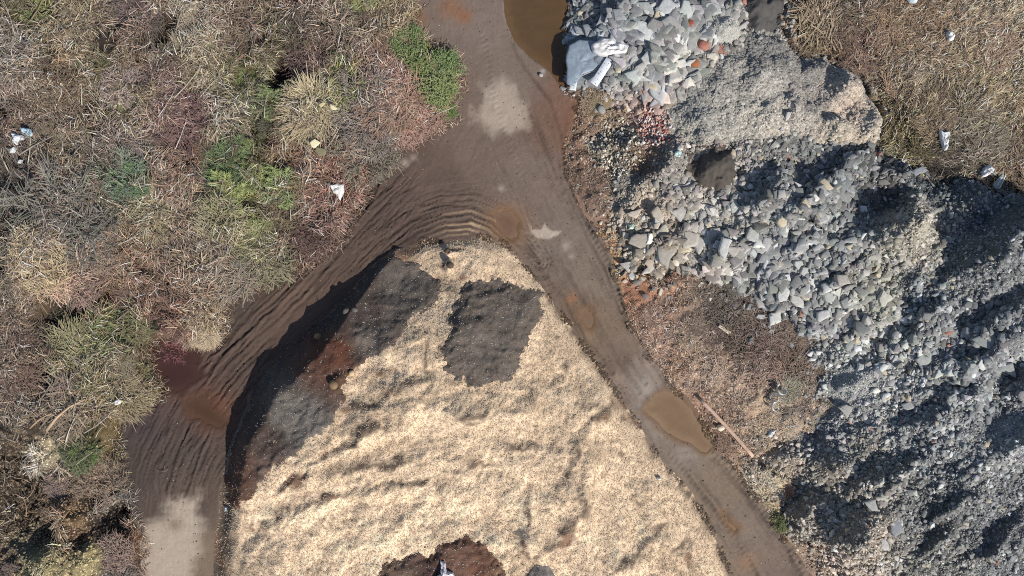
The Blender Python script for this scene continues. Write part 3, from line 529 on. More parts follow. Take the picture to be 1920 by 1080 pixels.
def join(parts):
    V = []; F = {}; C = []; off = 0
    for v, f, c in parts:
        for q in (f if isinstance(f, list) else [f]):
            F.setdefault(q.shape[1], []).append(q+off)
        V.append(v); C.append(c); off += len(v)
    return np.concatenate(V), [np.concatenate(x) for x in F.values()], np.concatenate(C)

def unit(v): return v/np.maximum(np.linalg.norm(v, axis=-1, keepdims=True), 1e-9)
def rand_in(M, n, thr=0.05, box=None):
    """n random points where M>thr"""
    j, i = np.nonzero(M > thr); s = rng.integers(0, len(j), n)
    return gx[i[s]]+rng.uniform(-.5, .5, n)*STEP, gy[j[s]]+rng.uniform(-.5, .5, n)*STEP
INVIEW = (np.abs(X) < 28.0) & (np.abs(Y) < 16.2)

# ---- loose chips lying on the heap (part of it)
n = 95000
x, y = rand_in(np.where(INVIEW, CHIP, -1), n, 0.12)
dkx = samp(dk, x, y); comp = np.maximum.reduce([samp(COMPS[k_][0], x, y) for k_ in 'ABCD'])
keep = (comp < 0.02 + 1.0*rng.random(n)**3.2) & (rng.random(n) > 0.90*dkx); x, y = x[keep], y[keep]; n = len(x)
a = rng.uniform(0, 2*math.pi, n); el = rng.normal(0.08, .24, n)
D = np.stack([np.cos(a)*np.cos(el), np.sin(a)*np.cos(el), np.sin(el)], 1)
col = chip_a*rng.uniform(.80, 1.06, (n, 1))*(1+rng.normal(0, .03, (n, 3)))*(1-.52*samp(t[..., 0], x, y))[:, None]
z = samp(HC, x, y)
v, f, c = ribbons(np.stack([x, y, z+.012+.02*rng.random(n)], 1), D, rng.lognormal(-2.5, .4, n), rng.uniform(.015, .036, n), col, seg=1, colr_tip=.85)
o = ob('loose_chips', mesh_np('loose_chips', v, [f], c, False), M_STRAW, CHIPHEAP); o['kind'] = 'stuff'

# ---- pale flecks in the compost
vs = []
for k_, nf in (('A', 1500), ('B', 700), ('C', 700), ('D', 70)):
    x, y = rand_in(np.where(INVIEW, COMPS[k_][0], -1), nf, 0.06); n = len(x); a = rng.uniform(0, 6.28, n); el = rng.normal(.1, .3, n)
    D = np.stack([np.cos(a)*np.cos(el), np.sin(a)*np.cos(el), np.sin(el)], 1)
    pal = np.array([lin('d8d0c4'), lin('8a7458'), lin('b09878'), lin('a8b4bc'), lin('3a302a')])[rng.integers(0, 5, n)]
    vs.append(ribbons(np.stack([x, y, samp(HCOMP[k_], x, y)+.02], 1), D, rng.lognormal(-3.0, .5, n), rng.uniform(.015, .04, n), pal, seg=1, colr_tip=.9))
v, f, c = join(vs); o = ob('compost_flecks', mesh_np('compost_flecks', v, f, c, False), M_STRAW)
tag(o, 'pale wood and plastic flecks strewn over the dark compost', 'flecks', kind='stuff')

# ---- clods and small stones on road edge, verge, chips rim
def clods(name, M, n, smin, smax, colf, lab, thr=0.02, Z=None, sunkf=.3):
    x, y = rand_in(np.where(INVIEW, M, -9), n, thr)
    s = np.exp(rng.uniform(math.log(smin), math.log(smax), n))
    oct_ = np.array([[1,0,0],[.3,.95,0],[-.8,.6,0],[-.8,-.6,0],[.3,-.95,0],[.1,.05,.75]])
    ang = rng.uniform(0, 6.28, n); ca, sa = np.cos(ang), np.sin(ang)
    q = oct_[None]*(1+rng.normal(0, .22, (n, 6, 3)))
    vx = q[..., 0]*ca[:, None]-q[..., 1]*sa[:, None]; vy = q[..., 0]*sa[:, None]+q[..., 1]*ca[:, None]
    z = samp(TOP if Z is None else Z, x, y)
    V = np.stack([vx*s[:, None]+x[:, None], vy*s[:, None]+y[:, None], q[..., 2]*s[:, None]+z[:, None]-sunkf*s[:, None]*.2], 2).reshape(-1, 3)
    b = (np.arange(n)*6)[:, None]; F = np.concatenate([b+np.array([[k_, (k_+1) % 5, 5]]) for k_ in range(5)])
    c = colf(x, y, n); C = np.repeat(c, 6, 0)
    o = ob(name, mesh_np(name, V, [F], C, False), M_SOIL); tag(o, lab, 'clods', kind='stuff'); return o
VG = np.where(VERGE > 0, np.minimum(-ROAD-.02, -ROCK+.2), -9)
VGP = np.where(fbm(X*.9, Y*.9, 433, 4) > -.12, VG, -9)
clods('soil_clods', VGP, 8000, .018, .07, lambda x, y, n: (samp(veg_col, x, y)*.75+.25*lin('a48f7a'))*1.35*rng.lognormal(-.1, .35, (n, 1)), 'crumbly brown soil clods on the verge beside the rutted track')
LOWC = np.where(X < 0, np.minimum(LEFTVEG*2-1, .5*sm(-6.5, -9, Y)+.3*fine+.2*lumps), -9)
clods('earth_clods', LOWC, 14000, .018, .075, lambda x, y, n: (samp(veg_col, x, y)*.55+.45*lin('7c6a56'))*1.1*rng.lognormal(0, .35, (n, 1)), 'crumbly earth and root clods in the corner beside the dry pale track', thr=.22)
BERM = np.exp(-((ROAD-0.05)/0.16)**2)*(X > 1.5)*(CHIP < 0) + np.exp(-(dR/0.18)**2)*(CHIP < .2)
BERM = BERM*(.35+.65*sm(-.1, .35, W1+.4*V2))
clods('mud_clods', BERM, 3800, .02, .10, lambda x, y, n: np.where((rng.random(n) < .12)[:, None], lin('b49a78'), samp(road_col, x, y)*.7)*rng.uniform(.6, 1.1, (n, 1)), 'dark mud clods pushed up along the edges of the track', thr=.35)
clods('road_pebbles', np.where(PONDS > -.2, -9, ROAD - 2.0*sm(-.3, .3, dry2)), 1000, .010, .035, lambda x, y, n: lin('b0a498')*rng.uniform(.5, 1.2, (n, 1)), 'small pale pebbles lying on the muddy track')
CE = np.maximum.reduce([np.where(np.abs(COMPS[k_][0]+.15) < .6, .6-np.abs(COMPS[k_][0]+.15), -9) for k_ in 'ABC'])*np.where(CHIP > .4, 1, -1)
clods('compost_crumbs', CE, 7000, .015, .06, lambda x, y, n: lin('5c5048')*rng.uniform(.6, 1.3, (n, 1)), 'dark compost crumbs spilled among the chips around the compost', thr=.02)
clods('gravel_stones', GRAV, 15000, .03, .11, lambda x, y, n: samp(gcol, x, y)*rng.uniform(.55, 1.35, (n, 1)), 'loose grey gravel stones on the gravel heap')
clods('grit_grains', PALEP, 1500, .02, .05, lambda x, y, n: lin('b8b6ae')*rng.uniform(.8, 1.15, (n, 1)), 'loose pale grit grains')

# ------------------------------------------------------------------ slate
def slate_size(x, y):
    """typical half-width of a plate in metres, by where it lies"""
    def g_(px, py, r): cx, cy = PX(px, py, .8); return np.exp(-((x-cx)**2+(y-cy)**2)/(r/SCALE)**2)
    s = 0.075 + .15*g_(1180, 60, 120)+.13*g_(1300, 50, 100) + .13*g_(1250, 160, 80)+.09*g_(1280, 440, 110)+.10*g_(1420, 470, 120)+.06*g_(1500, 560, 110)+.10*g_(1560, 340, 90)+.07*g_(1620, 600, 80)+.05*g_(1620, 970, 80)
    s = s + .05*g_(1740, 680, 130)+.05*g_(1860, 660, 80)
    return s*(1-.7*g_(1180, 265, 75))
NSH = 52000
okm = np.where(INVIEW & (GRAV < .10+.8*np.maximum(V1, 0)+.3*V2) & (SAND < .18+.5*V1) & (DARKP < .08+.15*V1) & (PALEP < 0), ROCK, -9)
okm = np.where((blob(1098,112,40) > .35) | (blob(1138,97,34,ry=16) > .3) | (blob(1126,141,34,.3,16,.98) > .3) | (blob(1075,158,16) > .3), -9, okm)
x, y = rand_in(okm, NSH, -0.05)
xe, ye = rand_in(np.where((okm < -.05) & ((VERGE > 0) | (FIELD > -.3)) & (ROAD < -.05), okm, -9), 4200, -1.8); ke = rng.random(4200) < np.exp(samp(okm, xe, ye)*1.25); xe, ye = xe[ke], ye[ke]; x[:len(xe)], y[:len(xe)] = xe, ye
s = slate_size(x, y)*rng.lognormal(-.45, .72, NSH)*(1-.6*samp(DUST, x, y))
s = np.clip(np.minimum(s, 2.3*slate_size(x, y)), .022, .72)
BIGS = [(1232,172,.80,'b8b8b6'),(1225,192,.5,'b0b0ae'),(1205,180,.42,'9a9c9c'),(1232,140,.55,'8f9292'),(1215,112,.42,'c0bfb8'),(1180,85,.45,'7c8288'),(1310,455,.62,'bdb9b2'),(1295,452,.5,'b8b0a4'),(1250,475,.72,'a8a298'),(1200,450,.6,'a49c90'),(1360,465,.55,'c4c4c0'),(1345,460,.4,'c2c2be'),(1465,548,.60,'c4c3be'),(1450,592,.48,'cacac4'),(1495,565,.5,'bab8b0'),(1540,590,.4,'c6c4c0'),(1655,560,.45,'b8b6aa'),(1575,525,.55,'a49f96'),(1560,395,.42,'9a9a96'),(1500,445,.42,'a8a8a2'),(1245,10,.6,'b4b6b6'),(1290,25,.5,'b0b2b0'),(1090,60,.42,'9a9ea0'),(1105,55,.4,'94989a'),(1130,40,.42,'a2a4a4'),(1215,20,.5,'c4c4c0'),(1340,20,.5,'aeb0ae'),(1460,480,.5,'a4a6a4'),(1640,250,.0,''),(1650,1015,.42,'b0aeaa'),(1640,950,.4,'a4a4a0'),(1670,985,.5,'86898c'),(1580,765,.45,'a09e98'),(1700,760,.36,'a0a2a0'),(1735,672,.5,'a0a29e'),(1860,640,.75,'9a9c98'),(1885,690,.6,'a2a4a0'),(1720,320,.45,'8a8e92'),(1745,325,.4,'8c9296'),(1235,405,.5,'c0b4a4'),(1190,400,.45,'c2b6a6'),(1270,400,.42,'b8b4ac'),(1410,445,.5,'b0b0ac'),(1435,455,.45,'acacaa'),(1210,505,.45,'b8b4ac'),(1175,495,.4,'aeaaa4'),(1155,30,.5,'9c9e9e'),(1275,120,.5,'d0cec8'),(1480,215,.3,'c8c6c0'),(1295,18,.35,'d4d4d2')]
BIGS = [b for b in BIGS if b[2] > 0]
order = np.argsort(-s); NB = 300-len(BIGS)
big_i = order[:NB]; small_i = order[NB:]
def shards(x, y, s, z, tone):
    """flat broken plates: irregular six-sided outline, thickness, tilt"""
    n = len(x); m = 6
    ang = (np.arange(m)[None]+rng.normal(0, .38, (n, m)))*2*math.pi/m
    rad = rng.uniform(.42, 1.2, (n, m)); el = rng.uniform(.55, 1, n); rot = rng.uniform(0, 6.28, n)
    px_ = np.cos(ang)*rad; py_ = np.sin(ang)*rad*el[:, None]
    c_, s_ = np.cos(rot)[:, None], np.sin(rot)[:, None]; px_, py_ = px_*c_-py_*s_, px_*s_+py_*c_
    th = np.clip(s*rng.uniform(.14, .45, n), .012, .10)
    tl = np.clip(rng.normal(0, .20, (n, 2)), -.85, .85)
    def ring(k_, h): 
        X_, Y_ = px_*s[:, None]*k_, py_*s[:, None]*k_
        Z_ = h[:, None] + X_*tl[:, :1] + Y_*tl[:, 1:]
        return np.stack([X_ - tl[:, :1]*h[:, None]+x[:, None], Y_ - tl[:, 1:]*h[:, None]+y[:, None], Z_+z[:, None]], 2)
    b_ = ring(1.04, -th*1.2); t0 = ring(1.0, th*.8); t1 = ring(.86, th)
    V = np.concatenate([b_, t0, t1], 1)
    o6 = np.arange(m); b0 = (np.arange(n)*18)[:, None]
    F4 = np.concatenate([b0+np.array([[k_, (k_+1) % m, m+(k_+1) % m, m+k_]]) for k_ in range(m)]+[b0+np.array([[m+k_, m+(k_+1) % m, 2*m+(k_+1) % m, 2*m+k_]]) for k_ in range(m)])
    F6 = b0+(2*m+o6)[None]
    return V.reshape(-1, 3), [F4, F6], np.repeat(tone, 18, 0)
def slate_tone(x, y):
    n = len(x); c = samp(CK, x, y); c = c*.7+.3*c.mean(-1, keepdims=True); c = c*np.array([1.03, 1.0, .955])*(1+.42*sm(12, 22, x-.5*y)[:, None])*rng.lognormal(-.05, .32, (n, 1))*(1+rng.normal(0, .025, (n, 3)))
    q = rng.random(n); c[q < .02] = lin('c0b49c'); c[q > .998] = lin('a87868'); c[(q > .03) & (q < .05)] = lin('d0d0cc')
    return c
xs, ys, ss = x[small_i], y[small_i], s[small_i]
clear = np.ones(len(xs), bool)
for a, b, sz, h in BIGS: qx, qy = PX(a, b, .8); clear &= (np.hypot(xs-qx, ys-qy) > .72*sz)
xs, ys, ss = xs[clear], ys[clear], ss[clear]
v, f, c = shards(xs, ys, ss, samp(TOP, xs, ys)+rng.uniform(-.03, .06, len(xs))*(0.4+ss*2), slate_tone(xs, ys))
o = ob('slate_shards', mesh_np('slate_shards', v, f, c, False), M_SLATE); tag(o, 'jumbled small grey slate shards covering the tip', 'slate shards', kind='stuff')
# fine crumbs between
n = 60000; x2, y2 = rand_in(okm, n, -0.15); s2 = rng.uniform(.018, .05, n)
v, f, c = shards(x2, y2, s2, samp(TOP, x2, y2)+.01, slate_tone(x2, y2)*.95)
o = ob('slate_crumbs', mesh_np('slate_crumbs', v, f, c, False), M_SLATE); tag(o, 'fine slate crumbs filling the gaps between the plates', 'slate crumbs', kind='stuff')

# ------------------------------------------------------------------ labels that single things out
LAND = [('the cream pentagon board',600,275),('the torn white sack',632,358),('the blue-white bags',45,255),('the dark red puddle',325,690),('the rusty shallow puddle',385,775),('the straw-coloured grass clump',90,495),
 ('the rust-brown bush',750,200),('the bright green hollow bushes',470,365),('the crimson twigs',330,600),('the pale sawdust patch',75,860),('the yellowish lichen mounds',140,1042),('the brown pond',1005,60),
 ('the dry pale patch on the track',935,200),('the green roadside bushes',810,140),('the olive grass tussock',600,215),('the grey bare bushes',120,415),('the dark green sprigs',510,205),('the olive marshy tussock',160,690),
 ('the dark compost bank',600,700),('the dark sand heap',1332,315),('the round grit heap',1365,53),('the white printed panels',1125,142),('the brick rubble',1222,240),('the gravel humps',1600,220),('the cracked clay',1440,25),
 ('the big muddy puddle',1275,790),('the long timber pole',1362,802),('the white cups',1456,745),('the dry grass field',1800,120),('the tall brown tufts',1430,650),('the smooth dusty ramp',1595,730),('the cream rubble stain',1675,430),
 ('the white torn sack in the grass',1762,262),('the leaning glass pane',1873,340),('the beige spoil mound',1600,1010),('the pale splinter on slate',1712,712),('the orange soil',1200,545),('the brown brush mound',1540,40),('the corner by the clay',1480,90),('the largest pale slab',1232,172),
 ('the track fork',900,340),('the mossy green sprig',160,850),('the bleached log',120,770),('the green-grey sprays',240,330),('the pale stone by the pole',1352,803),('the long bleached roots',430,170)]
LXY = np.array([PX(a, b, .4) for _, a, b in LAND])
USED = set()
def place_label(base, x, y, most=16):
    d = np.hypot(LXY[:, 0]-x, LXY[:, 1]-y); od = np.argsort(d)
    for ia in od[:5]:
        A = LAND[ia][0]; da = d[ia]
        near = 'beside' if da < 1.6 else ('near' if da < 4.5 else 'out from')
        u = np.array([x-LXY[ia, 0], y-LXY[ia, 1]])/max(da, 1e-6)
        w = LXY-LXY[ia]; L_ = np.hypot(w[:, 0], w[:, 1]); cosv = (w@u)/np.maximum(L_, 1e-6); cosv[ia] = -2; cosv[L_ < da] = -2
        for ib in np.argsort(-(cosv-0.02*L_))[:4]:
            if cosv[ib] < .3: continue
            lab = f'{base} {near} {A}, towards {LAND[ib][0]}'
            if len(lab.replace('-', ' ').split()) <= most and lab not in USED: USED.add(lab); return lab
    for ia in od[:12]:
        lab = f'{base} out from {LAND[ia][0]}'
        if lab not in USED: USED.add(lab); return lab
    lab = f'{base} out from {LAND[od[0]][0]}'; return lab

def tone_word(c):
    l = float(np.mean(c)); wm = c[0]/max(c[2], 1e-4)
    t_ = 'pale' if l > .40 else ('light grey' if l > .27 else ('mid grey' if l > .16 else 'dark grey'))
    if wm > 1.45: t_ = {'pale': 'cream', 'light grey': 'beige', 'mid grey': 'tan', 'dark grey': 'brown'}[t_]
    return t_

# each of the 300 plates that show largest is a thing of its own
def slab_mesh(sides, sz, th, seed):
    r_ = np.random.default_rng(seed)
    ang = (np.arange(sides)+r_.normal(0, .26, sides))*2*math.pi/sides; rad = r_.uniform(.55, 1.18, sides); el = r_.uniform(.55, 1)
    # corners plus roughened points between them
    C_ = np.stack([np.cos(ang)*rad, np.sin(ang)*rad*el], 1); pts = []
    for k_ in range(sides):
        a_, b_ = C_[k_], C_[(k_+1) % sides]; nrm = np.array([b_[1]-a_[1], a_[0]-b_[0]])
        pts.append(a_)
        for t_ in (.35, .7): pts.append(a_*(1-t_)+b_*t_+nrm*r_.normal(0, .035))
    P = np.array(pts)*sz; m = len(P)
    zt = lambda q: th + r_.normal(0, .006+.02*sz, len(q))*.5
    R0 = np.column_stack([P*1.03, np.full(m, -th)]); R1 = np.column_stack([P*1.0, zt(P)*.25]); R2 = np.column_stack([P*.985, zt(P)*.8]); R3 = np.column_stack([P*.93, zt(P)]); R4 = np.column_stack([P*.55, zt(P)+.012])
    V = np.concatenate([R0, R1, R2, R3, R4, [[0, 0, th+.01]]]); i_ = np.arange(m); j_ = (i_+1) % m
    F = np.concatenate([np.stack([k_*m+i_, k_*m+j_, (k_+1)*m+j_, (k_+1)*m+i_], 1) for k_ in range(4)])
    T_ = np.stack([4*m+i_, 4*m+j_, np.full(m, 5*m)], 1)
    me = mesh_np('slate_plate', V, [F, T_], np.ones((len(V), 3))*.88, False)
    return me
SL = [(x[i], y[i], s[i], None) for i in big_i] + [(*PX(a, b, float(samp(TOP, np.array(PX(a, b, .8)[0]), np.array(PX(a, b, .8)[1])))), sz, h) for a, b, sz, h in BIGS]
tones = slate_tone(np.array([q[0] for q in SL]), np.array([q[1] for q in SL]))
for k_, (sx, sy, sz, h) in enumerate(SL):
    sides = int(rng.integers(4, 7)); th = float(np.clip(sz*rng.uniform(.10, .22), .03, .12))
    me = slab_mesh(sides, sz*1.05, th, 900+k_)
    o = ob('slate_plate', me, M_SLATE_O); c_ = tones[k_] if h is None else lin(h)
    c_ = np.clip(c_, .02, .7); o.color = (*[float(q)/.88 for q in c_], 1)
    zz = float(samp(TOP, np.array(sx), np.array(sy)))
    o.location = (sx, sy, zz+.03+.07*sz+(.09 if h else 0)); tl = .07 if h else .17
    o.rotation_euler = (float(np.clip(rng.normal(0.05, tl), -.6, .6)), float(np.clip(rng.normal(0.04, tl), -.6, .6)), float(rng.uniform(0, 6.28)))
    siz = 'large' if sz > .5 else ('middling' if sz > .34 else 'small')
    base = f'{siz} {tone_word(c_)} ' + {4: 'four-sided', 5: 'five-sided', 6: 'six-sided'}[sides] + ' slate'
    tag(o, place_label(base, sx, sy), 'slate plate', 'slate plates on the tip')

# ------------------------------------------------------------------ vegetation prototypes (unit radius 1 m)
def wild(n, s_=.5): return np.clip(rng.lognormal(-.05, s_, (n, 1)), .25, 2.6)*(1+rng.normal(0, .06, (n, 3)))
def white(n, lo=.7, hi=1.25): return rng.uniform(lo, hi, (n, 1))*(1+rng.normal(0, .05, (n, 3)))
def mk_tussock(n=900, lean=(0, 0)):
    a = rng.uniform(0, 6.28, n); r0 = np.sqrt(rng.random(n))*rng.uniform(.5, .8); flow = rng.uniform(0, 6.28); nt = 5
    ta = rng.uniform(0, 6.28, nt); tr = rng.uniform(.05, .6, nt); q_ = rng.integers(0, nt, n); r0 = np.minimum(r0, .35)
    cx_, cy_ = np.cos(ta)[q_]*tr[q_], np.sin(ta)[q_]*tr[q_]
    if lean[0] == 0: lean = (.55*math.cos(flow), .55*math.sin(flow))
    P = np.stack([cx_+np.cos(a)*r0, cy_+np.sin(a)*r0, .04+.14*rng.random(n)], 1)
    aa = a+rng.normal(0, .8, n); el = rng.uniform(.15, 1.0, n)
    D = unit(np.stack([np.cos(aa)*np.cos(el)+lean[0], np.sin(aa)*np.cos(el)+lean[1], np.sin(el)], 1))
    L_ = rng.uniform(.22, .70, n)
    return _rm('grass_tussock', ribbons(P, D, L_, rng.uniform(.018, .036, n), wild(n), droop=rng.uniform(.3, .8, n)*np.sin(el), seg=3, colr_tip=1.2))
def _rm(name, vfc, smooth=False):
    v, f, c = vfc; return mesh_np(name, v, f if isinstance(f, list) else [f], c, smooth)
def mk_heather(n=800, wave=.5):
    a = rng.uniform(0, 6.28, n); r0 = np.sqrt(rng.random(n))*.95
    h = .30*(1-r0**2)
    P = np.stack([np.cos(a)*r0, np.sin(a)*r0, h*rng.uniform(.2, 1, n)], 1)
    main = rng.uniform(0, 6.28); aa = main+rng.normal(0, 1.3, n); el = rng.normal(.35, .4, n)
    D = np.stack([np.cos(aa)*np.cos(el), np.sin(aa)*np.cos(el), np.sin(el)], 1)
    return _rm('heather', ribbons(P, D, rng.uniform(.12, .45, n), rng.uniform(.018, .042, n), wild(n), droop=.2, seg=2))
def branchy(n_main, seed, levels=2):
    """one list of woody stems, each with its own side twigs"""
    out = []
    for k_ in range(n_main):
        a = k_*6.283/n_main+rng.normal(0, .3); el = rng.uniform(.10, .55); L_ = rng.uniform(.7, 1.05)
        d = np.array([math.cos(a)*math.cos(el), math.sin(a)*math.cos(el), math.sin(el)]); p0 = np.array([d[0]*.05, d[1]*.05, .02])
        parts = [tubes(p0[None], (p0+d*L_)[None], np.array([.022]), np.array([.006]), np.array([[.8, .8, .8]]), 5)]
        m = 13; t_ = rng.uniform(.15, .98, m); Pb = p0+d*L_*t_[:, None]
        db = unit(d+rng.normal(0, .55, (m, 3))*np.array([1, 1, .5])); Lb = L_*(1.1-t_)*rng.uniform(.35, .8, m)+.12
        parts.append(tubes(Pb, Pb+db*Lb[:, None], np.full(m, .009), np.full(m, .004), white(m, .7, 1.2), 4))
        q = m*7; bi = np.repeat(np.arange(m), 7); tt = rng.uniform(.2, 1, q); Pc = Pb[bi]+db[bi]*(Lb[bi]*tt)[:, None]
        dc = unit(db[bi]+rng.normal(0, .6, (q, 3))*np.array([1, 1, .5]))
        parts.append(ribbons(Pc, dc, rng.uniform(.10, .34, q), np.full(q, .018), wild(q), seg=2))
        out.append(_rm('stem', join(parts)))
    return out
def mk_sprays(nb, needles=70, name='bough'):
    """evergreen boughs, each a feathery mesh"""
    out = []
    for k_ in range(nb):
        a = k_*6.283/nb+rng.normal(0, .35); el = rng.uniform(.1, .6); L_ = rng.uniform(.55, 1.0)
        d = np.array([math.cos(a)*math.cos(el), math.sin(a)*math.cos(el), math.sin(el)]); p0 = d*.05
        parts = [tubes(p0[None], (p0+d*L_)[None], np.array([.012]), np.array([.004]), np.array([[.55, .45, .35]]), 4)]
        m = 12; t_ = np.linspace(.12, .95, m); sgn = np.where(np.arange(m) % 2, 1, -1); perp = np.array([-d[1], d[0], 0])
        Pb = p0+d*L_*t_[:, None]; db = unit(d*.8+perp*sgn[:, None]*.8+rng.normal(0, .2, (m, 3))); Lb = (1.05-t_)*L_*.5+.08
        q = m*needles//4; bi = rng.integers(0, m, q); tt = rng.uniform(0, 1, q)
        Pc = Pb[bi]+db[bi]*(Lb[bi]*tt)[:, None]; dc = unit(db[bi]+rng.normal(0, .55, (q, 3)))
        parts.append(ribbons(Pc, dc, rng.uniform(.07, .18, q), rng.uniform(.016, .032, q), wild(q), droop=.2, seg=1))
        out.append(_rm(name, join(parts)))
    return out
def mk_leafy(n=2400):
    nc = 26; ca = rng.uniform(0, 6.28, nc); cr = np.sqrt(rng.random(nc))*.8; cz = .45*(1-cr**2)+rng.uniform(0, .25, nc)
    k_ = rng.integers(0, nc, n); rr_ = rng.normal(0, .15, (n, 3))
    P = np.stack([np.cos(ca[k_])*cr[k_], np.sin(ca[k_])*cr[k_], cz[k_]], 1)+rr_; P[:, 2] = np.maximum(P[:, 2], .02)
    D = unit(rng.normal(0, 1, (n, 3))*np.array([1, 1, .5])+np.array([0, 0, .15]))
    return _rm('foliage', ribbons(P, D, rng.uniform(.07, .16, n), rng.uniform(.03, .06, n), wild(n, .4), droop=.2, seg=1))
def mk_brush(n=300, par=.9):
    a = rng.uniform(0, 6.28, n); r0 = np.sqrt(rng.random(n))*.75; main = rng.uniform(0, 6.28)
    P = np.stack([np.cos(a)*r0, np.sin(a)*r0, .30*(1-r0**2)*rng.random(n)+.02], 1)
    aa = main+rng.normal(0, par, n); el = rng.normal(.05, .2, n)
    D = np.stack([np.cos(aa)*np.cos(el), np.sin(aa)*np.cos(el), np.sin(el)], 1)
    L_ = rng.uniform(.3, 1.0, n); P = P-D*(L_*.5)[:, None]; P[:, 2] = np.maximum(P[:, 2], .01)
    return _rm('brush_heap', ribbons(P, D, L_, rng.uniform(.016, .05, n), wild(n, .6), seg=2))
TUSS = [mk_tussock() for _ in range(4)]; WIND = [mk_tussock(560, (.8, .35)) for _ in range(3)]; HEATH = [mk_heather() for _ in range(4)]; BRUSH = [mk_brush() for _ in range(5)]
BARE = [branchy(7, k_) for k_ in range(3)]; CONI = [mk_sprays(9) for _ in range(3)]; LEAFY = [mk_leafy() for _ in range(3)]
TANG = [mk_heather(260) for _ in range(3)]
for me in TUSS+WIND+TANG+HEATH+BRUSH+LEAFY+[q for b in BARE+CONI for q in b]: me.materials.append(M_PLANT)
STEMP = _rm('stem', tubes(np.array([[0, 0, -.05]]), np.array([[.06, .04, .5]]), np.array([.03]), np.array([.012]), np.array([[.5, .42, .35]]), 6)); STEMP.materials.append(M_PLANT)

PAL = np.array([lin(h) for h in ('8a7e70','a89c8c','6c5a4a','c0b6a8','7c766e','8c7a64','5a4c40','948a80')])
def mixed(x, y, sd=.45, share=.30):
    c = samp(veg_col, x+rng.normal(0, sd, len(x)), y+rng.normal(0, sd, len(x)))
    m = rng.random(len(x)) < share; c[m] = PAL[rng.integers(0, len(PAL), m.sum())]; c = c*.86+.14*c.mean(-1, keepdims=True); return c*np.where((x < 4)[:, None], np.array([1.02, .985, .955]), np.array([1.0, 1.0, .98]))
def mute(c): return c*.76+.24*np.mean(c)*np.array([1.10, 1.0, .88])
def plant(kind, x, y, rad, c, base, cat, group, zoff=0.0, ang=None):
    z = float(samp(TOP, np.array(x), np.array(y)))+zoff-.03
    ang = float(rng.uniform(0, 6.28)) if ang is None else ang
    jit = np.clip(c*(1+rng.normal(0, .14))*(1+rng.normal(0, .04, 3)), .01, .8); colr = (*[float(q) for q in jit], 1)
    name = {'T': 'grass_tussock', 'W': 'grass_tussock', 'H': 'heather_clump', 'P': 'brush_heap', 'B': 'bare_shrub', 'C': 'evergreen_shrub', 'G': 'leafy_shrub', 'X': 'bare_shrub'}[kind]
    single = {'T': TUSS, 'W': WIND, 'H': HEATH, 'P': BRUSH}.get(kind)
    if single:
        o = link(bpy.data.objects.new(name, single[int(rng.integers(0, len(single)))])); o.color = colr
    else:
        o = link(bpy.data.objects.new(name, None)); o.empty_display_size = .2
        kids = {'B': BARE, 'X': BARE, 'C': CONI}.get(kind)
        if kids:
            for me in kids[int(rng.integers(0, len(kids)))]:
                p = link(bpy.data.objects.new('bough' if kind == 'C' else 'stem', me), o); p.color = colr
            if kind == 'C': p = link(bpy.data.objects.new('trunk', STEMP), o); p.color = (.2, .15, .1, 1)
            else: p = link(bpy.data.objects.new('twig_tangle', TANG[int(rng.integers(0, 3))]), o); p.color = colr
        else:
            p = link(bpy.data.objects.new('foliage', LEAFY[int(rng.integers(0, 3))]), o); p.color = colr
            p = link(bpy.data.objects.new('stem', STEMP), o); p.color = (.2, .15, .1, 1)
    o.location = (x, y, z); o.rotation_euler = (0, 0, ang); zs = {'T': .36, 'W': .5, 'H': .6, 'P': .6}.get(kind, .6)
    o.scale = (rad, rad*float(rng.uniform(.8, 1.1)), rad*zs)
    tag(o, place_label(base, x, y), cat, group)
    return o
def hue_word(c):
    r_, g_, b_ = c
    if g_ > r_*1.02: return 'green'
    if r_ > g_*1.75: return 'rusty'
    if g_ > r_*.90: return 'olive'
    if r_ < b_*1.30: return 'grey'
    if np.mean(c) > .32: return 'straw-coloured'
    if b_ > g_*.85: return 'mauve-brown'
    return 'tan' if np.mean(c) > .2 else 'brown'
def sizew(r): return 'wide' if r > 1.7 else ('middling' if r > 1.15 else 'small')

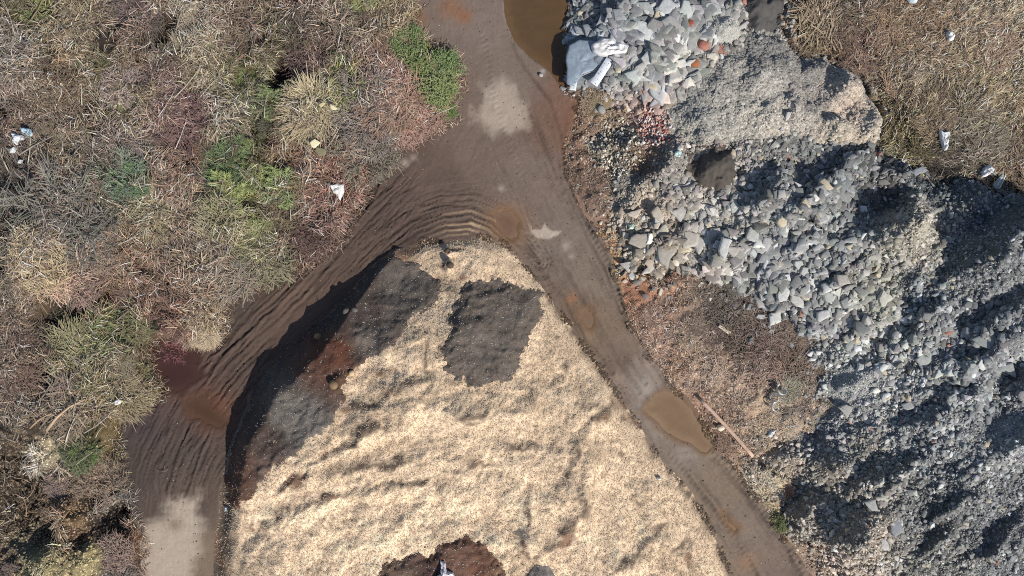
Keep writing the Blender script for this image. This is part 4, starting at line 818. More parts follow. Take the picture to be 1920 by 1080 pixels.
KIND = {'T': ('grass tussock', 'grass', 'grass tussocks'), 'W': ('windswept tussock', 'grass', 'grass tussocks in the dry field'), 'H': ('heather clump', 'heather', 'heather clumps in the felled brush'),
        'P': ('brush heap', 'brush', 'heaps of cut brush'), 'B': ('bare shrub', 'shrub', 'bare shrubs'), 'C': ('evergreen shrub', 'shrub', 'evergreen shrubs'), 'G': ('leafy shrub', 'shrub', 'green shrubs at the roadside'), 'X': ('twiggy shrub', 'shrub', 'bare shrubs')}
VEG = [('T',600,215,75),('T',365,30,45),('T',385,85,40),('T',150,60,50),('T',270,160,42),('T',300,410,75),('H',90,490,62),('P',118,520,48),('H',80,460,40),('T',150,690,80),('T',215,740,60),('T',395,130,45),('T',260,545,50),('T',430,215,40),('T',190,560,55),('T',460,450,55),('T',20,560,45),('T',700,20,50),('T',240,25,45),('T',375,625,30),('T',235,680,45),
 ('B',690,215,62),('B',110,400,85),('B',150,440,70),('B',690,290,60),('B',230,330,50),('B',30,60,50),('B',40,300,50),('B',420,330,40),('B',20,500,50),('B',380,480,55),('B',120,270,50),('B',340,225,55),('B',580,330,40),('B',645,280,40),('B',185,470,55),('B',700,60,40),
 ('H',230,165,42),('H',330,205,70),('H',310,150,45),('H',450,30,50),('H',250,25,50),('H',470,75,45),('H',590,105,50),('H',330,330,55),('H',570,440,50),('H',600,400,45),('H',540,270,40),('H',300,560,45),('H',350,560,42),('H',60,220,50),('H',150,520,55),('H',100,150,50),('H',220,230,45),('H',180,300,50),('H',420,420,50),('H',650,130,45),('H',700,110,40),
 ('H',745,190,58),('H',785,215,48),('H',720,160,48),('H',340,270,32),('H',650,325,42),('H',760,235,40),('T',740,205,55),('T',790,190,40),('T',715,180,40),
 ('C',510,195,36),('C',530,215,32),('C',430,300,52),('C',470,300,42),('C',500,250,32),('C',420,370,52),('C',480,370,58),('C',530,350,46),('C',440,340,42),('C',240,190,25),('C',460,150,26),('C',650,170,22),('C',220,620,32),('C',160,850,25),('C',60,15,42),('C',680,10,30),('C',540,410,22),('C',575,460,20),('C',260,700,22),('C',490,430,32),('C',200,135,26),('C',150,640,36),('C',245,335,45),('C',405,300,34),('C',550,365,30),
 ('G',765,88,36),('G',795,120,44),('G',830,130,40),('G',822,166,42),('G',840,205,18),('G',775,70,22),('G',1472,985,18),('X',330,595,38),('X',316,660,26),('X',345,620,26),
 ('P',130,760,70),('P',50,760,60),('P',60,400,42),('P',60,640,60),('P',30,700,60),('P',560,60,42),('P',470,190,42),('P',60,120,52),('P',180,620,42),('P',100,570,50),('P',250,260,42),('P',350,470,60),('P',500,490,55),('P',640,60,42),('P',40,180,52),('P',440,520,50),('P',90,330,52),('P',200,410,42),('P',640,240,36),('P',700,270,36),('P',590,290,40),
 ('H',1340,570,48),('H',1380,605,50),('H',1430,640,52),('H',1462,680,50),('H',1492,720,46),('H',1500,770,36),('H',1405,560,40),('H',1440,705,40),('T',1350,600,40),('T',1420,610,36),('T',1480,660,40),('T',1500,700,36),('T',1475,740,30),('T',1500,640,34),('H',1455,610,40),('T',1390,570,34),('H',1520,690,34),('T',1525,740,28),('H',1320,545,34),('T',1420,660,34),('T',1350,640,30),('B',1440,670,36),('B',1390,630,34),('T',1290,560,22),('T',1250,560,18),('H',1300,600,26),('P',1400,740,34),('P',1340,700,30),('T',1480,800,24),('H',1545,705,26),('T',1556,750,24),('P',1535,645,30),('H',1500,620,28),('T',1465,590,26),('H',1420,555,24),('T',1370,530,22),('T',1535,790,20),('P',1440,800,30),
 ('P',1540,40,58),('P',1520,70,40),('P',1575,60,40),('B',1610,100,40),('P',1800,220,60),('P',1760,215,40),('B',1690,110,40),('P',1660,60,50),('T',1130,185,24),('H',1115,195,26),('T',1100,178,14)]
FIXC = {(90,490): 'c4a47e', (118,520): 'b8987a', (80,460): 'bc9c78', (690,215): '827a70', (110,400): '7e766c', (150,440): '82786e', (690,290): '8a8074', (230,330): '74786c', (330,595): '866058', (316,660): '84504e', (345,620): '84625a', (765,88): '6c7450', (795,120): '646c46', (830,130): '666e48', (822,166): '727850', (840,205): '607044', (775,70): '66704a',
  (1340,570): '60544a', (1380,605): '6a5c50', (1430,640): '7a6656', (1462,680): '746250', (1492,720): '84705c', (1472,985): '54583c', (600,215): 'a09270', (1540,40): '9a8468', (160,850): '5c6844', (650,170): '7e8050', (420,370): '868658', (480,370): '8a8860'}
for kd, a, b, rp in VEG:
    c = lin(FIXC[(a, b)]) if (a, b) in FIXC else samp(veg_col, np.array(PX(a, b, .5)[0]), np.array(PX(a, b, .5)[1]))
    if kd in 'CG': c = c*np.array([1.16, 1.36, .95])
    nm, cat, grp = KIND[kd]; rad = rp/SCALE*1.05
    x_, y_ = PX(a, b, .5)
    plant(kd, x_, y_, rad, mute(c)*1.55, f'{sizew(rad)} {hue_word(c)} {nm}', cat, grp)
# the rest of the brush, thinner, by where it grows
okl = np.where(INVIEW, np.minimum(LEFTVEG*9, -ROAD), -9)
for a, b, r in VHOLES: okl = np.where(blob(a, b, r, .2) > .4, -9, okl)
okl = np.where((blob(75,860,40) > .4) | (blob(110,1040,50) > .4) | (blob(185,1045,45) > .4), -9, okl)
n = 80; fx, fy = rand_in(okl, n, .45)
for x_, y_ in zip(fx, fy):
    c = samp(veg_col, np.array(x_), np.array(y_)); hw = hue_word(c)
    low = y_ < -7
    kd = 'C' if hw == 'green' and rng.random() < .6 else rng.choice(['H', 'P', 'T', 'B'], p=[.32, .34, .20, .14] if not low else [.3, .5, .15, .05])
    nm, cat, grp = KIND[kd]; rad = float(rng.uniform(.7, 1.35))
    plant(kd, float(x_), float(y_), rad, mute(c)*1.55, f'{sizew(rad)} {hw} {nm}', cat, grp)
# tussocks of the dry field, all swept one way
n = 26; fx, fy = rand_in(np.where(VERGE > 0, np.minimum(-ROAD, -ROCK+.1), -9)*(Y < 1), n, .5)
for x_, y_ in zip(fx, fy):
    c = samp(veg_col, np.array(x_), np.array(y_)); rad = float(rng.uniform(.35, .8)); kd = str(rng.choice(['T', 'P', 'H'])); nm, cat, grp = KIND[kd]
    plant(kd, float(x_), float(y_), rad, mute(c)*1.4, f'{sizew(rad)} {hue_word(c)} {nm}', cat, grp)
n = 62; fx, fy = rand_in(np.where(INVIEW, FIELD, -9), n, .5)
for x_, y_ in zip(fx, fy):
    c = samp(veg_col, np.array(x_), np.array(y_)); rad = float(rng.uniform(.7, 1.5)); nm, cat, grp = KIND['W']
    plant('W', float(x_), float(y_), rad, mute(c)*1.6, f'{sizew(rad)} {hue_word(c)} {nm}', cat, grp, ang=float(rng.normal(0.5, .5)))

# ---- litter of stalks and twigs that nobody could count
def litter(name, M, n, lab, lmin, lmax, wmin, wmax, thr, dirn=None, tilt=.25, zc=1.0, gain=1.1, var=.42):
    x, y = rand_in(np.where(INVIEW, M, -9), n, thr)
    fl = fbm(x*.7, y*.7, 201, 3)*5.0
    a = (fl+rng.normal(0, .9, n)) if dirn is None else dirn+rng.normal(0, .6, n)+fl*.25
    el = rng.normal(tilt, .25, n); D = np.stack([np.cos(a)*np.cos(el), np.sin(a)*np.cos(el), np.sin(el)], 1)
    col = mixed(x, y)*rng.lognormal(-.1, var, (n, 1))*gain*(1+rng.normal(0, .05, (n, 3)))
    v, f, c = ribbons(np.stack([x, y, samp(TOP, x, y)+.02+.08*zc*rng.random(n)], 1), D, rng.uniform(lmin, lmax, n), rng.uniform(wmin, wmax, n), col, droop=tilt, seg=2)
    o = ob(name, mesh_np(name, v, [f], c, False), M_STRAW); tag(o, lab, 'litter', kind='stuff')
okl2 = np.where(INVIEW, np.minimum(LEFTVEG*9, -ROAD), -9)
okl2 = np.where((Y < -6.6) & (X < -18) & (vnoise(X*1.3, Y*1.3, 57) > .30), -9, okl2)
GRN = np.maximum.reduce([blob(a, b, r*1.1, .3) for kd, a, b, r in VEG if kd in 'CG'])
okl2 = np.where((GRN > .45) & (vnoise(X*3, Y*3, 61) > .28), -9, okl2)
okl2 = np.where((pit_shade[..., 0] > .6) & (vnoise(X*2.5, Y*2.5, 55) > .35), -9, okl2)
okl2 = np.where(vnoise(X*.8+3, Y*.8, 58)*.6+vnoise(X*2.2, Y*2.2, 59)*.4 < .36, -9, okl2)
litter('brush_litter', okl2, 80000, 'dry stalks and twigs strewn through the felled brush', .18, .75, .018, .048, .1, gain=1.55, var=.60, zc=4.5)
litter('dry_grass', FIELD+.30*V1+.25*fbm(X*2, Y*2, 451, 3), 40000, 'windswept dry grass covering the field', .2, .65, .018, .042, .0, dirn=.55, tilt=.40, zc=2, gain=1.36, var=.6)
litter('edge_litter', np.where((X < 1) & (ROAD > -.3) & (ROAD < .55) & (CHIP < -.3), .5-np.abs(ROAD+.05)+.3*V2, -9), 5200, 'stray stalks scattered over the border of the muddy track', .10, .45, .014, .035, .02, gain=1.2, var=.6)
litter('verge_litter', np.where(fbm(X*.8+9, Y*.8, 435, 4) > -.1, VG, -9), 17000, 'bark and straw litter on the verge', .06, .34, .012, .03, .02, gain=1.35, var=.6)

# ------------------------------------------------------------------ single sticks and timber
def stick_mesh(k_):
    m = 3+k_ % 3
    parts = [tubes(np.array([[-.5, 0, 0]]), np.array([[.5, 0, .02]]), np.array([.020]), np.array([.008]), np.array([[1., 1, 1]]), 6, bend=np.array([[rng.normal(0, .07), rng.normal(0, .02)]]))]
    t_ = rng.uniform(-.1, .4, m); P = np.stack([t_, np.zeros(m), np.full(m, .012)], 1); a = rng.choice([-1, 1], m)*rng.uniform(.35, .8, m)
    D = np.stack([np.cos(a), np.sin(a), np.full(m, .1)], 1); parts.append(tubes(P, P+D*rng.uniform(.1, .28, (m, 1)), np.full(m, .008), np.full(m, .003), white(m, .8, 1.05), 4))
    return _rm('fallen_stick', join(parts))
STK = [stick_mesh(k_) for k_ in range(7)]
for me in STK: me.materials.append(M_WOOD)
STICKS = [(545,62,.95,-55,'c8c0b4',1),(540,75,.6,-60,'d0c8bc',1),(195,15,.8,-30,'b8b0a4',1),(330,290,1.2,-80,'c4b8a4',1),(400,180,1.3,-12,'d4ccc0',1.2),(430,190,1.4,-5,'ccc4b8',1.2),(410,160,1.1,-40,'a8a098',1),(420,170,1.2,-50,'b0a898',1),(470,240,.9,65,'b4ac9c',1),(100,205,1.2,-85,'a09688',1),(290,205,.9,-30,'b0a69a',1),(130,150,1.4,60,'b8ac98',1.2),(112,140,1.1,-85,'a89c8c',1),(190,128,1.6,10,'b89878',1),
 (80,85,1.6,-4,'a8a29a',1.2),(75,110,1.8,5,'b4aea4',1.2),(20,85,1.8,62,'a8a29a',1.4),(240,40,.8,-25,'c0b8aa',.9),(325,475,.9,72,'dcd4c8',1.2),(278,418,.5,62,'e4dccc',1.2),(250,500,1.1,-86,'d4ccc0',1),(125,535,.7,-58,'e4dccc',1.8),(65,525,1.2,-35,'cac2b4',2.0),(235,520,1,20,'b4a894',1),(295,485,.8,-88,'c0ac8c',1),(205,475,.9,50,'b0a698',1),(140,490,.5,-30,'e0dcd4',1.3),
 (135,775,2.6,38,'c4a98c',2.6),(90,785,1.8,30,'b89c80',2.2),(50,755,1.6,-60,'c0a68a',2),(110,740,1.2,80,'b0a088',1.2),(60,775,1.3,-45,'b49a7c',1.8),(10,652,1.1,-5,'d4ccbc',1.2),(185,695,1.4,85,'c8bca0',1.1),(200,690,1.2,55,'b8ac90',1),(75,665,1,40,'b4a690',1),(20,955,1.4,-70,'b89878',1.6),(35,930,1.1,60,'b49a80',1.3),
 (605,470,1.5,55,'c4b8a4',1),(612,478,.9,-50,'b0a694',1),(440,430,1.6,75,'bcb08c',1.1),(455,440,1.4,65,'bcb08c',1.1),(420,410,1.4,50,'b4a884',1.1),(430,425,1.7,60,'c0b490',1),(560,382,.75,8,'dcd0b8',2.2),(556,398,.7,35,'c0b8a8',2.2),(600,365,1,-40,'a89c8c',1),(545,315,1.1,-32,'b8ac9c',1),(575,325,1.1,-28,'c0b4a4',1),(525,310,1,55,'aca090',1),(620,285,.6,2,'dcd8d0',1.5),(640,300,.9,-80,'b4aa9c',1),(655,330,.7,62,'c4bca0',1.3),
 (665,282,1.5,12,'a8a29a',1),(720,265,1.2,15,'a49c92',1),(690,300,1.3,20,'a09890',1),(490,210,1,65,'b8b0a0',1),(570,230,1.3,28,'b8ac98',1),
 (1838,195,1.25,40,'e0dace',2.2),(1852,240,.75,58,'e0dcd4',2.0),(1790,245,1.6,12,'a8a090',1.2),(1815,215,1,-75,'a49a8c',1),(1640,130,1,-75,'c8c0b0',1),(1605,105,.6,-60,'d8d0c0',1.8),(1680,125,1,25,'b8b098',1),(1700,140,1,-40,'b4aa94',1),(1870,155,.9,5,'a89c80',1),
 (1465,812,.95,42,'e4e0d8',1.4),(1302,720,.62,62,'dccfb0',1.5),(1490,768,.5,-4,'dcd8d0',1.2),(1390,855,.3,30,'c0b098',1),(1072,70,1.2,-50,'a08c68',1.2),(1065,35,.9,80,'a09070',1.0),(1075,95,.9,-35,'a89878',1.1),(1180,555,.5,40,'b8a890',1),(1262,610,.6,70,'b8a488',1),(1560,330,.8,20,'8c8c88',1),
 (870,878,.0,0,'',1),(297,885,.55,4,'a8988a',1.2),(300,878,.4,75,'8a7a70',1)]
def stick(a, b, L_, deg, hx, fat, base=None):
    x_, y_ = PX(a, b, .6); z = float(samp(TOP, np.array(x_), np.array(y_)))
    onveg = float(samp(np.maximum(LEFTVEG, (FIELD > 0)*1.0), np.array(x_), np.array(y_)))
    o = link(bpy.data.objects.new('fallen_stick', STK[int(rng.integers(0, len(STK)))])); o.color = (*[float(q) for q in lin(hx)], 1)
    o.location = (x_, y_, z+.05+.28*onveg); o.rotation_euler = (0, float(rng.normal(-.05, .08)), math.radians(deg)); o.scale = (L_, fat*.8*max(.7, L_*.8), fat*1.2)
    c = lin(hx); tw = 'bleached' if c.mean() > .5 else ('pale' if c.mean() > .38 else 'greyish')
    ln = 'long' if L_ > 1.3 else ('short' if L_ < .8 else 'medium')
    tag(o, place_label(f'{ln} {tw} {"thick" if fat > 1.5 else "thin"} stick', x_, y_), 'stick', 'sticks lying about')
for q in STICKS:
    if q[2] > 0: stick(*q)
n = 170; fx, fy = rand_in(okl, n, .3)
for x_, y_ in zip(fx, fy):
    stick(x_*SCALE+960, 540-y_*SCALE, float(rng.uniform(.5, 2.3)), float(rng.uniform(0, 180)), ['a8a096','b8ae9c','94897c','c4bcae','8a7866','d0c8b8'][int(rng.integers(0, 6))], float(rng.uniform(.8, 1.6)))

def box_mesh(name, L_, W_, T_, bend=0.0, nseg=10, taper=0.0, rough=0.0):
    """a sawn board: bevelled section swept along its length"""
    b_ = min(W_, T_)*.18; sec = np.array([[-W_/2+b_, -T_/2], [W_/2-b_, -T_/2], [W_/2, -T_/2+b_], [W_/2, T_/2-b_], [W_/2-b_, T_/2], [-W_/2+b_, T_/2], [-W_/2, T_/2-b_], [-W_/2, -T_/2+b_]])
    V = []
    for k_ in range(nseg+1):
        t_ = k_/nseg; s_ = sec*(1-taper*t_)
        V.append(np.column_stack([np.full(8, (t_-.5)*L_), s_[:, 0]+bend*math.sin(t_*math.pi)+rng.normal(0, rough), s_[:, 1]+rng.normal(0, rough*.4)]))
    V = np.concatenate(V); i_ = np.arange(8); j_ = (i_+1) % 8
    F = np.concatenate([np.stack([k_*8+i_, k_*8+j_, (k_+1)*8+j_, (k_+1)*8+i_], 1) for k_ in range(nseg)])
    return mesh_np(name, V, [F, np.array([i_[::-1], nseg*8+i_])], np.ones((len(V), 3))*.95, False)
def put(o, a, b, deg=0, dz=.05, tilt=0.0, hx='ffffff', roll=0.0):
    x_, y_ = PX(a, b, .5); z = float(samp(TOP, np.array(x_), np.array(y_)))
    o.location = (x_, y_, z+dz); o.rotation_euler = (roll, tilt, math.radians(deg)); o.color = (*[float(q) for q in lin(hx)], 1); return o
o = put(ob('timber_pole', box_mesh('timber_pole', 3.95, .17, .11, .03), M_WOOD), 1362, 802, -47.5, .24, -.02, 'd2b29c'); tag(o, 'long straight pinkish-tan timber pole lying beside the big muddy puddle', 'timber')
o = put(ob('timber_offcut', box_mesh('timber_offcut', .72, .17, .09), M_WOOD), 1360, 618, -35, .22, .05, 'e0d4bc'); tag(o, 'short pale timber offcut among the dark brown tufts', 'timber')
# boards, stone, bags
def plate_mesh(name, pts, th, dome=.0, n_in=3):
    P = np.array(pts, float); m = len(P); c = P.mean(0); R_ = []
    for k_, z in ((1.0, -th), (1.0, th*.7), (.97, th)): R_.append(np.column_stack([c+(P-c)*k_, np.full(m, z)]))
    for k_ in range(1, n_in): R_.append(np.column_stack([c+(P-c)*(1-k_/n_in), np.full(m, th+dome*k_/n_in)]))
    V = np.concatenate(R_+[[[c[0], c[1], th+dome]]]); i_ = np.arange(m); j_ = (i_+1) % m; K = len(R_)
    F = np.concatenate([np.stack([k_*m+i_, k_*m+j_, (k_+1)*m+j_, (k_+1)*m+i_], 1) for k_ in range(K-1)])
    return mesh_np(name, V, [F, np.stack([(K-1)*m+i_, (K-1)*m+j_, np.full(m, K*m)], 1)], np.ones((len(V), 3))*.95, False)
s_ = lambda pts, k_=1/SCALE: [(a*k_, -b*k_) for a, b in pts]
o = put(ob('chipboard_scrap', plate_mesh('chipboard_scrap', s_([(-1,-8),(-10,-1),(-6,7),(-1,9),(6,2),(9,-1)][::-1]), .02), M_BOARD), 600, 275, 0, .85, .05, 'f4e8c0'); tag(o, 'cream pentagon of chipboard lying on the brush', 'board')
o = put(ob('chipboard_scrap', plate_mesh('chipboard_scrap', s_([(-7,-9),(11,-4),(11,5),(-1,8),(-8,0)][::-1]), .02), M_BOARD), 606, 289, 0, .62, .02, '8a8468'); tag(o, 'olive-grey board half under the cream pentagon', 'board')
o = put(ob('chipboard_scrap', plate_mesh('chipboard_scrap', s_([(-6,1),(1,-5),(6,-3),(-1,4)][::-1]), .02), M_BOARD), 615, 208, 0, .85, .1, 'd4c69c'); tag(o, 'small cream board scrap on the olive tussock, square-cut', 'board')
o = put(ob('chipboard_scrap', plate_mesh('chipboard_scrap', s_([(-6,-5),(8,4),(0,6),(-5,4)][::-1]), .02), M_BOARD), 636, 211, 0, .85, .1, 'e8dcb8'); tag(o, 'small cream board scrap on the olive tussock, wedge-shaped', 'board')

def crumple(name, pts, h, seed, rings=14, amp=.8):
    """crumpled sheet or sack with a traced outline"""
    r_ = np.random.default_rng(seed); P = np.array(pts, float)
    Q = []
    for k_ in range(len(P)):
        for t_ in (0, .33, .66): Q.append(P[k_]*(1-t_)+P[(k_+1) % len(P)]*t_)
    P = np.array(Q)+r_.normal(0, .02, (len(Q), 2)); m = len(P); c = P.mean(0)
    V = [np.column_stack([c+(P-c)*1.0, np.full(m, -.06)])]
    for k_ in range(rings):
        f_ = 1-k_/rings; p = c+(P-c)*f_; nz = fbm(p[:, 0]*7+seed, p[:, 1]*7, seed, 4); n2 = 1-np.abs(fbm(p[:, 0]*3.1, p[:, 1]*3.1+seed, seed+9, 3))*2
        V.append(np.column_stack([p+r_.normal(0, .008, p.shape), .03+h*(math.sqrt(1-f_*f_)*.7+.3)*(1+amp*nz+amp*.6*n2)*(.25 if k_ == 0 else 1)]))
    V = np.concatenate(V+[[[c[0], c[1], h]]]); i_ = np.arange(m); j_ = (i_+1) % m; K = rings+1
    F = np.concatenate([np.stack([k_*m+i_, k_*m+j_, (k_+1)*m+j_, (k_+1)*m+i_], 1) for k_ in range(K-1)])
    return mesh_np(name, V, [F, np.stack([(K-1)*m+i_, (K-1)*m+j_, np.full(m, K*m)], 1)], np.ones((len(V), 3))*.95, False)
SACKS = [('plastic_sack',632,358,[(-17,-15),(-8,-11),(2,-14),(14,-12),(12,4),(6,18),(-2,8),(-10,-3)],.14,'f0ece6','torn white sack with loose strips beside the track'),
 ('plastic_sack',35,258,[(-10,-8),(-2,-6),(8,-4),(9,4),(0,6),(-2,14),(-9,10),(-7,2)],.16,'e2e8ee','crumpled white sack at the edge of the brush, beside a bluer one'),
 ('plastic_sack',52,248,[(-9,-6),(2,-7),(10,-2),(12,6),(4,8),(-2,2),(-9,2)],.18,'b4cede','crumpled pale blue sack at the edge of the brush'),
 ('plastic_scrap',26,282,[(-5,-4),(3,-6),(4,1),(0,5),(-5,5)],.08,'e4e8ea','white plastic scrap below the crumpled sacks'),
 ('plastic_scrap',38,303,[(-4,-3),(3,-3),(4,2),(-3,4)],.06,'e4e6e6','tiny white plastic scrap in the grey twigs'),
 ('plastic_sack',1762,264,[(-10,-16),(-2,-12),(10,-14),(8,-6),(2,-2),(6,6),(2,20),(-3,16),(-7,0)],.15,'eef0ee','upright torn white sack in the dry grass'),
 ('plastic_sack',1848,322,[(-10,0),(-4,-10),(5,-11),(12,-4),(8,3),(2,4),(-4,11),(-11,10)],.20,'f2f2f0','bulky white sack in the dry grass above the leaning glass pane'),
 ('plastic_sack',1773,73,[(-6,-8),(3,-9),(7,-2),(5,7),(-1,10),(-5,3)],.14,'e6e6e4','small white sack alone in the dry grass'),
 ('plastic_sack',1702,2,[(-14,-12),(14,-12),(13,2),(6,9),(-6,9),(-14,0)],.15,'d4e2ea','bluish white sack at the top of the dry field'),
 ('plastic_scrap',1712,713,[(-2,-9),(4,-10),(8,-7),(4,-1),(3,8),(-2,9),(-5,5),(0,-1)],.10,'f2f2f2','bright white plastic scrap on the grey slate'),
 ('plastic_scrap',230,752,[(-5,-4),(3,-5),(6,0),(1,5),(-5,4)],.10,'ece8e4','white plastic scrap beside the olive tussock'),
 ('plastic_scrap',420,957,[(-2,-4),(2,-3),(3,4),(-1,4)],.05,'eef2f4','tiny white scrap on the muddy edge of the chip heap'),
 ('plastic_scrap',1236,898,[(-4,-2),(3,-3),(5,1),(-2,3)],.04,'eceae6','tiny white scrap on the chips by the narrow track'),
 ('foam_lump',836,1046,[(-4,-18),(4,-18),(6,-8),(8,0),(18,2),(22,6),(14,14),(4,16),(-10,18),(-14,12),(-4,6),(-2,-6)],.12,'dcd8e0','white foam lump in the reddish-brown compost'),
 ('insulation_wad',1140,97,[(-34,-6),(-16,-17),(8,-18),(26,-10),(40,-2),(30,10),(8,13),(-14,15),(-30,8)],.20,'e6e4e2','fluffy white insulation wad beside the blue tarpaulin'),
 ('tarpaulin',1098,112,[(-32,-24),(-12,-32),(18,-30),(38,-18),(34,6),(18,24),(-8,30),(-22,52),(-36,48),(-38,6)],.07,'909daa','weathered blue tarpaulin at the edge of the brown pond'),
 ('plastic_scrap',1262,296,[(-8,-2),(0,-6),(6,-2),(4,6),(-6,5)],.07,'c4e0da','pale turquoise plastic scrap beside the brick rubble'),
 ('plastic_scrap',1183,425,[(-5,-4),(4,-5),(5,3),(-4,5)],.05,'c4dccc','pale mint plastic scrap on the cream slate'),
 ('torn_film',1450,814,[(-10,4),(-6,-5),(2,-8),(6,-6),(0,1),(-4,7)],.08,'d8dad8','torn translucent film beside the bleached stick on the verge')]
for nm, a, b, pts, h, hx, lab in SACKS:
    o = put(ob(nm, crumple(nm, s_(pts[::-1]), h, a % 97+3), M_PLAS), a, b, 0, (.22 if nm in ('tarpaulin', 'insulation_wad') else .08) if (LEFTVEG.max() and float(samp(LEFTVEG, np.array(PX(a, b)[0]), np.array(PX(a, b)[1]))) < .5 and float(samp(FIELD, np.array(PX(a, b)[0]), np.array(PX(a, b)[1]))) < 0) else .30, 0, hx)
    tag(o, lab, nm.split('_')[-1], 'scraps of white litter' if nm == 'plastic_scrap' else None)

def panel(a, b, L_, W_, deg, lab, seed):
    r_ = np.random.default_rng(seed)
    o = put(ob('printed_panel', box_mesh('printed_panel', L_, W_, .05), M_BOARD), a, b, deg, .36, .04, 'e8ecf2'); tag(o, lab, 'panel', 'printed panels dumped by the pond')
    q = 12; parts = []
    for k_ in range(q):       # worn dark print, as strokes of a raised film
        cx, cy = r_.uniform(-.46, .46)*L_, r_.uniform(-.32, .38)*W_; w, h = r_.uniform(.03, .09), r_.uniform(.02, .05)*W_*2
        an = r_.uniform(0, 6.28, 7); rad = r_.uniform(.5, 1, 7); an.sort()
        ring = np.stack([cx+np.cos(an)*rad*w, cy+np.sin(an)*rad*h, np.full(7, .0285)], 1)
        parts.append((ring, np.arange(7)[None], np.ones((7, 3))*.09))
    v, f, c = join(parts); m = ob('worn_print', mesh_np('worn_print', v, f, c, False), M_STRAW, o)
    return o
panel(1126, 141, 1.55, .42, 57, 'longer white panel with worn dark print beside the blue tarpaulin', 5)
panel(1075, 158, .68, .34, 82, 'shorter bluish white panel with worn print at the brown pond', 6)
P0 = np.array([[-.75, -.25, .1], [-.35, .1, .16], [.2, .3, .14]]); P1 = np.array([[-.35, .1, .16], [.2, .3, .14], [.75, .38, .1]])
o = put(ob('bent_wire', _rm('bent_wire', tubes(P0, P1, np.full(3, .016), np.full(3, .016), np.ones((3, 3))*.9, 6)), M_PLAS), 1100, 150, 5, .16, 0, 'c8c4bc'); tag(o, 'pale bent wire spanning the two white printed panels', 'wire')

def cup(a, b, deg, r_, lab, arc=6.28, h=.16, hx='f0f0ee'):
    k_ = 18; th = np.linspace(0, arc, k_); V = []
    for rr_, z in ((r_*.78, -.02), (r_, h), (r_*.94, h), (r_*.72, .0)): V.append(np.stack([np.cos(th)*rr_, np.sin(th)*rr_, np.full(k_, z)], 1))
    V = np.concatenate(V); i_ = np.arange(k_-1); F = np.concatenate([np.stack([q*k_+i_, q*k_+i_+1, ((q+1) % 4)*k_+i_+1, ((q+1) % 4)*k_+i_], 1) for q in range(4)])
    o = put(ob('plastic_tub', mesh_np('plastic_tub', V, [F], np.ones((len(V), 3))*.95), M_PLAS), a, b, deg, .25, .5, hx, .5); tag(o, lab, 'tub', 'white plastic tubs on the verge')
cup(1448, 762, 60, .25, 'white half tub lying lowest of the white tubs on the verge', 4.2)
cup(1454, 746, 200, .24, 'white tub between the lowest one and the split pair', 4.6)
cup(1460, 732, 100, .30, 'split grey-white tub on the verge opening towards the slate', 4.8, .2, 'd4d4d0')
cup(1444, 742, 20, .16, 'small grey-white tub piece beside the white tubs', 3.6, .1, 'c8ccc8')
# glass pane leaning by the sack
o = put(ob('glass_pane', plate_mesh('glass_pane', s_([(-14,8),(-2,-6),(9,-16),(10,-2),(2,14),(-6,14)][::-1]), .02), M_PLAS), 1872, 340, 0, .35, .35, '9aa8a6', .2); tag(o, 'grey-green glass pane leaning below the bulky white sack', 'glass pane')
e_ = ob('edge_strip', box_mesh('edge_strip', .85, .06, .05), M_PLAS, o); e_.location = (.24, .02, .03); e_.rotation_euler = (0, 0, math.radians(70)); e_.color = (.8, .8, .78, 1); e_['label'] = 'white edge strip'
e_ = ob('edge_strip', box_mesh('edge_strip', .55, .05, .05), M_PLAS, o); e_.location = (-.02, -.02, .03); e_.rotation_euler = (0, 0, math.radians(62)); e_.color = (.8, .8, .78, 1); e_['label'] = 'white edge strip'

def stone(a, b, r_, hx, lab, seed, sq=.7, cat='stone', dz=0.1):
    q = np.random.default_rng(seed); nu, nv = 14, 9; V = []
    for j in range(nv):
        ph = math.pi*(j+.5)/nv
        for i in range(nu):
            t_ = 2*math.pi*i/nu; d = np.array([math.sin(ph)*math.cos(t_), math.sin(ph)*math.sin(t_), math.cos(ph)])
            k_ = 1+.22*float(fbm(np.array(d[0]*1.7+seed), np.array(d[1]*1.7+d[2]*2.1), seed, 3)); k_ = min(k_, 1.08)
            V.append(d*k_*r_*np.array([1, .85, sq]))
    V = np.array(V); F = []
    for j in range(nv-1):
        for i in range(nu): F.append((j*nu+i, (j+1)*nu+i, (j+1)*nu+(i+1) % nu, j*nu+(i+1) % nu))
    caps = [np.array([np.arange(nu)]), np.array([(nv-1)*nu+np.arange(nu)[::-1]])]
    o = put(ob('field_stone', mesh_np('field_stone', V, [np.array(F)]+[np.concatenate(caps)], np.ones((len(V), 3))*.95, False), M_SLATE_O), a, b, float(q.uniform(0, 180)), dz, 0, hx)
    tag(o, lab, cat); return o
stone(1353, 803, .20, 'e8dcc0', 'cream rounded stone beside the middle of the long timber pole', 4, dz=.16)
stone(642, 712, .25, '8c7458', 'tan lump of caked chips in the dark compost bank', 7, dz=.14)
stone(672, 693, .17, 'd8b890', 'small pale chip clod between compost bank and pale chips', 8)
stone(600, 630, .20, 'a08260', 'round tan clod on the foot of the compost bank by the track', 9, dz=.2)
stone(655, 583, .20, '6a6460', 'grey lump on the rim of the compost bank, bigger of two', 12)
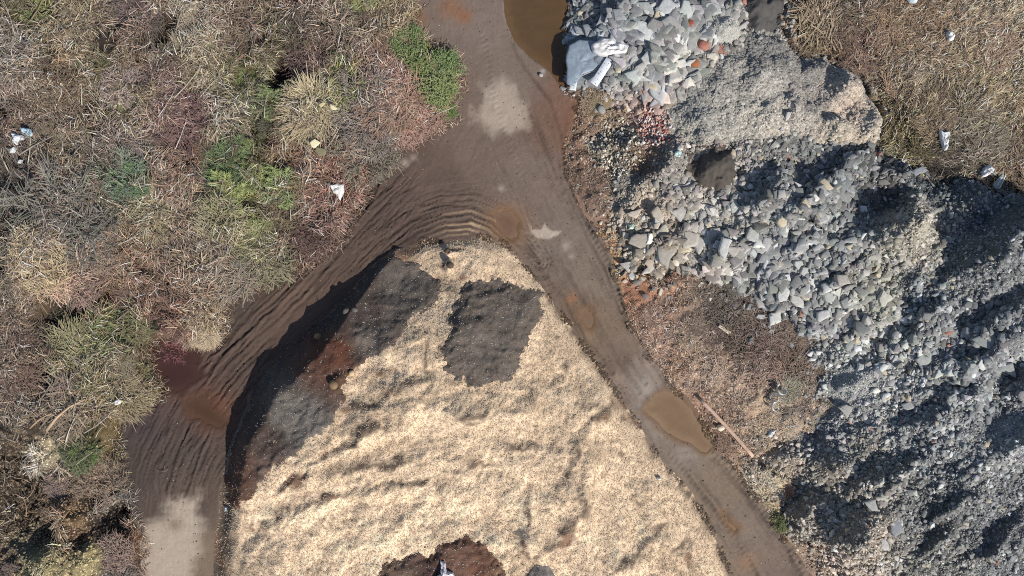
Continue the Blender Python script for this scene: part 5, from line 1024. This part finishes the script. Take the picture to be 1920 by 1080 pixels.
stone(672, 580, .16, '6c6662', 'grey lump on the rim of the compost bank, smaller of two', 13)
stone(1015, 136, .12, 'b8b2aa', 'pale stone on the mud beside the brown pond', 14)
stone(1128, 205, .24, 'a0a09c', 'grey block at the foot of the rubble beside the brown verge', 15, .5)
stone(1290, 52, .30, 'a85c44', 'terracotta lump beside the round grit heap', 16)
stone(1315, 90, .30, 'b47868', 'dusty pink lump below the terracotta one', 17)
stone(1300, 128, .36, 'b87850', 'orange-brown flat stone between the slate and the gravel', 18, .4)
stone(845, 497, .20, '5c4c40', 'dark clod on the tip of the chip heap, bigger of two', 21, .8)
stone(838, 470, .15, '5c4c40', 'dark clod on the tip of the chip heap, smaller of two', 22, .8)

# brick and plaster rubble
def rubble(name, cx, cy, r, n, pal, lab, smin=.03, smax=.11):
    a = rng.uniform(0, 6.28, n); q = np.sqrt(rng.random(n))*r; px_ = cx+q*np.cos(a)*.8+rng.normal(0, 4, n); py_ = cy+q*np.sin(a)*1.2+rng.normal(0, 4, n)
    x_, y_ = PX(px_, py_, .7); s2_ = np.exp(rng.uniform(math.log(smin), math.log(smax), n)); tn = np.array([lin(h) for h in pal])[rng.integers(0, len(pal), n)]*rng.uniform(.8, 1.1, (n, 1))
    v, f, c = shards(x_, y_, s2_, samp(TOP, x_, y_)+.03+rng.uniform(0, .12, n), tn)
    o = ob(name, mesh_np(name, v, f, c, False), M_SLATE); tag(o, lab, 'rubble', kind='stuff')
rubble('brick_rubble', 1226, 235, 34, 520, ['e0d0c8','d8a89c','c47868','ece4dc','c8b8ac','b08474'], 'pink and white brick rubble at the foot of the slate')
rubble('plaster_rubble', 1160, 275, 48, 620, ['dcd8cc','c8c0b0','e4dcc8','a09888','847868','706458'], 'cream plaster rubble beside the brown verge')
rubble('beige_rubble', 1580, 1020, 70, 700, ['b8a898','c8b4a4','d0c4b4','a49484','b8b4ac','8c8880'], 'beige stony rubble on the spoil mound')
rubble('cream_rubble', 1675, 430, 26, 260, ['b8b0a0','aca698','a09c90','c4bcaa'], 'cream rubble in the dark slate', .04, .14)
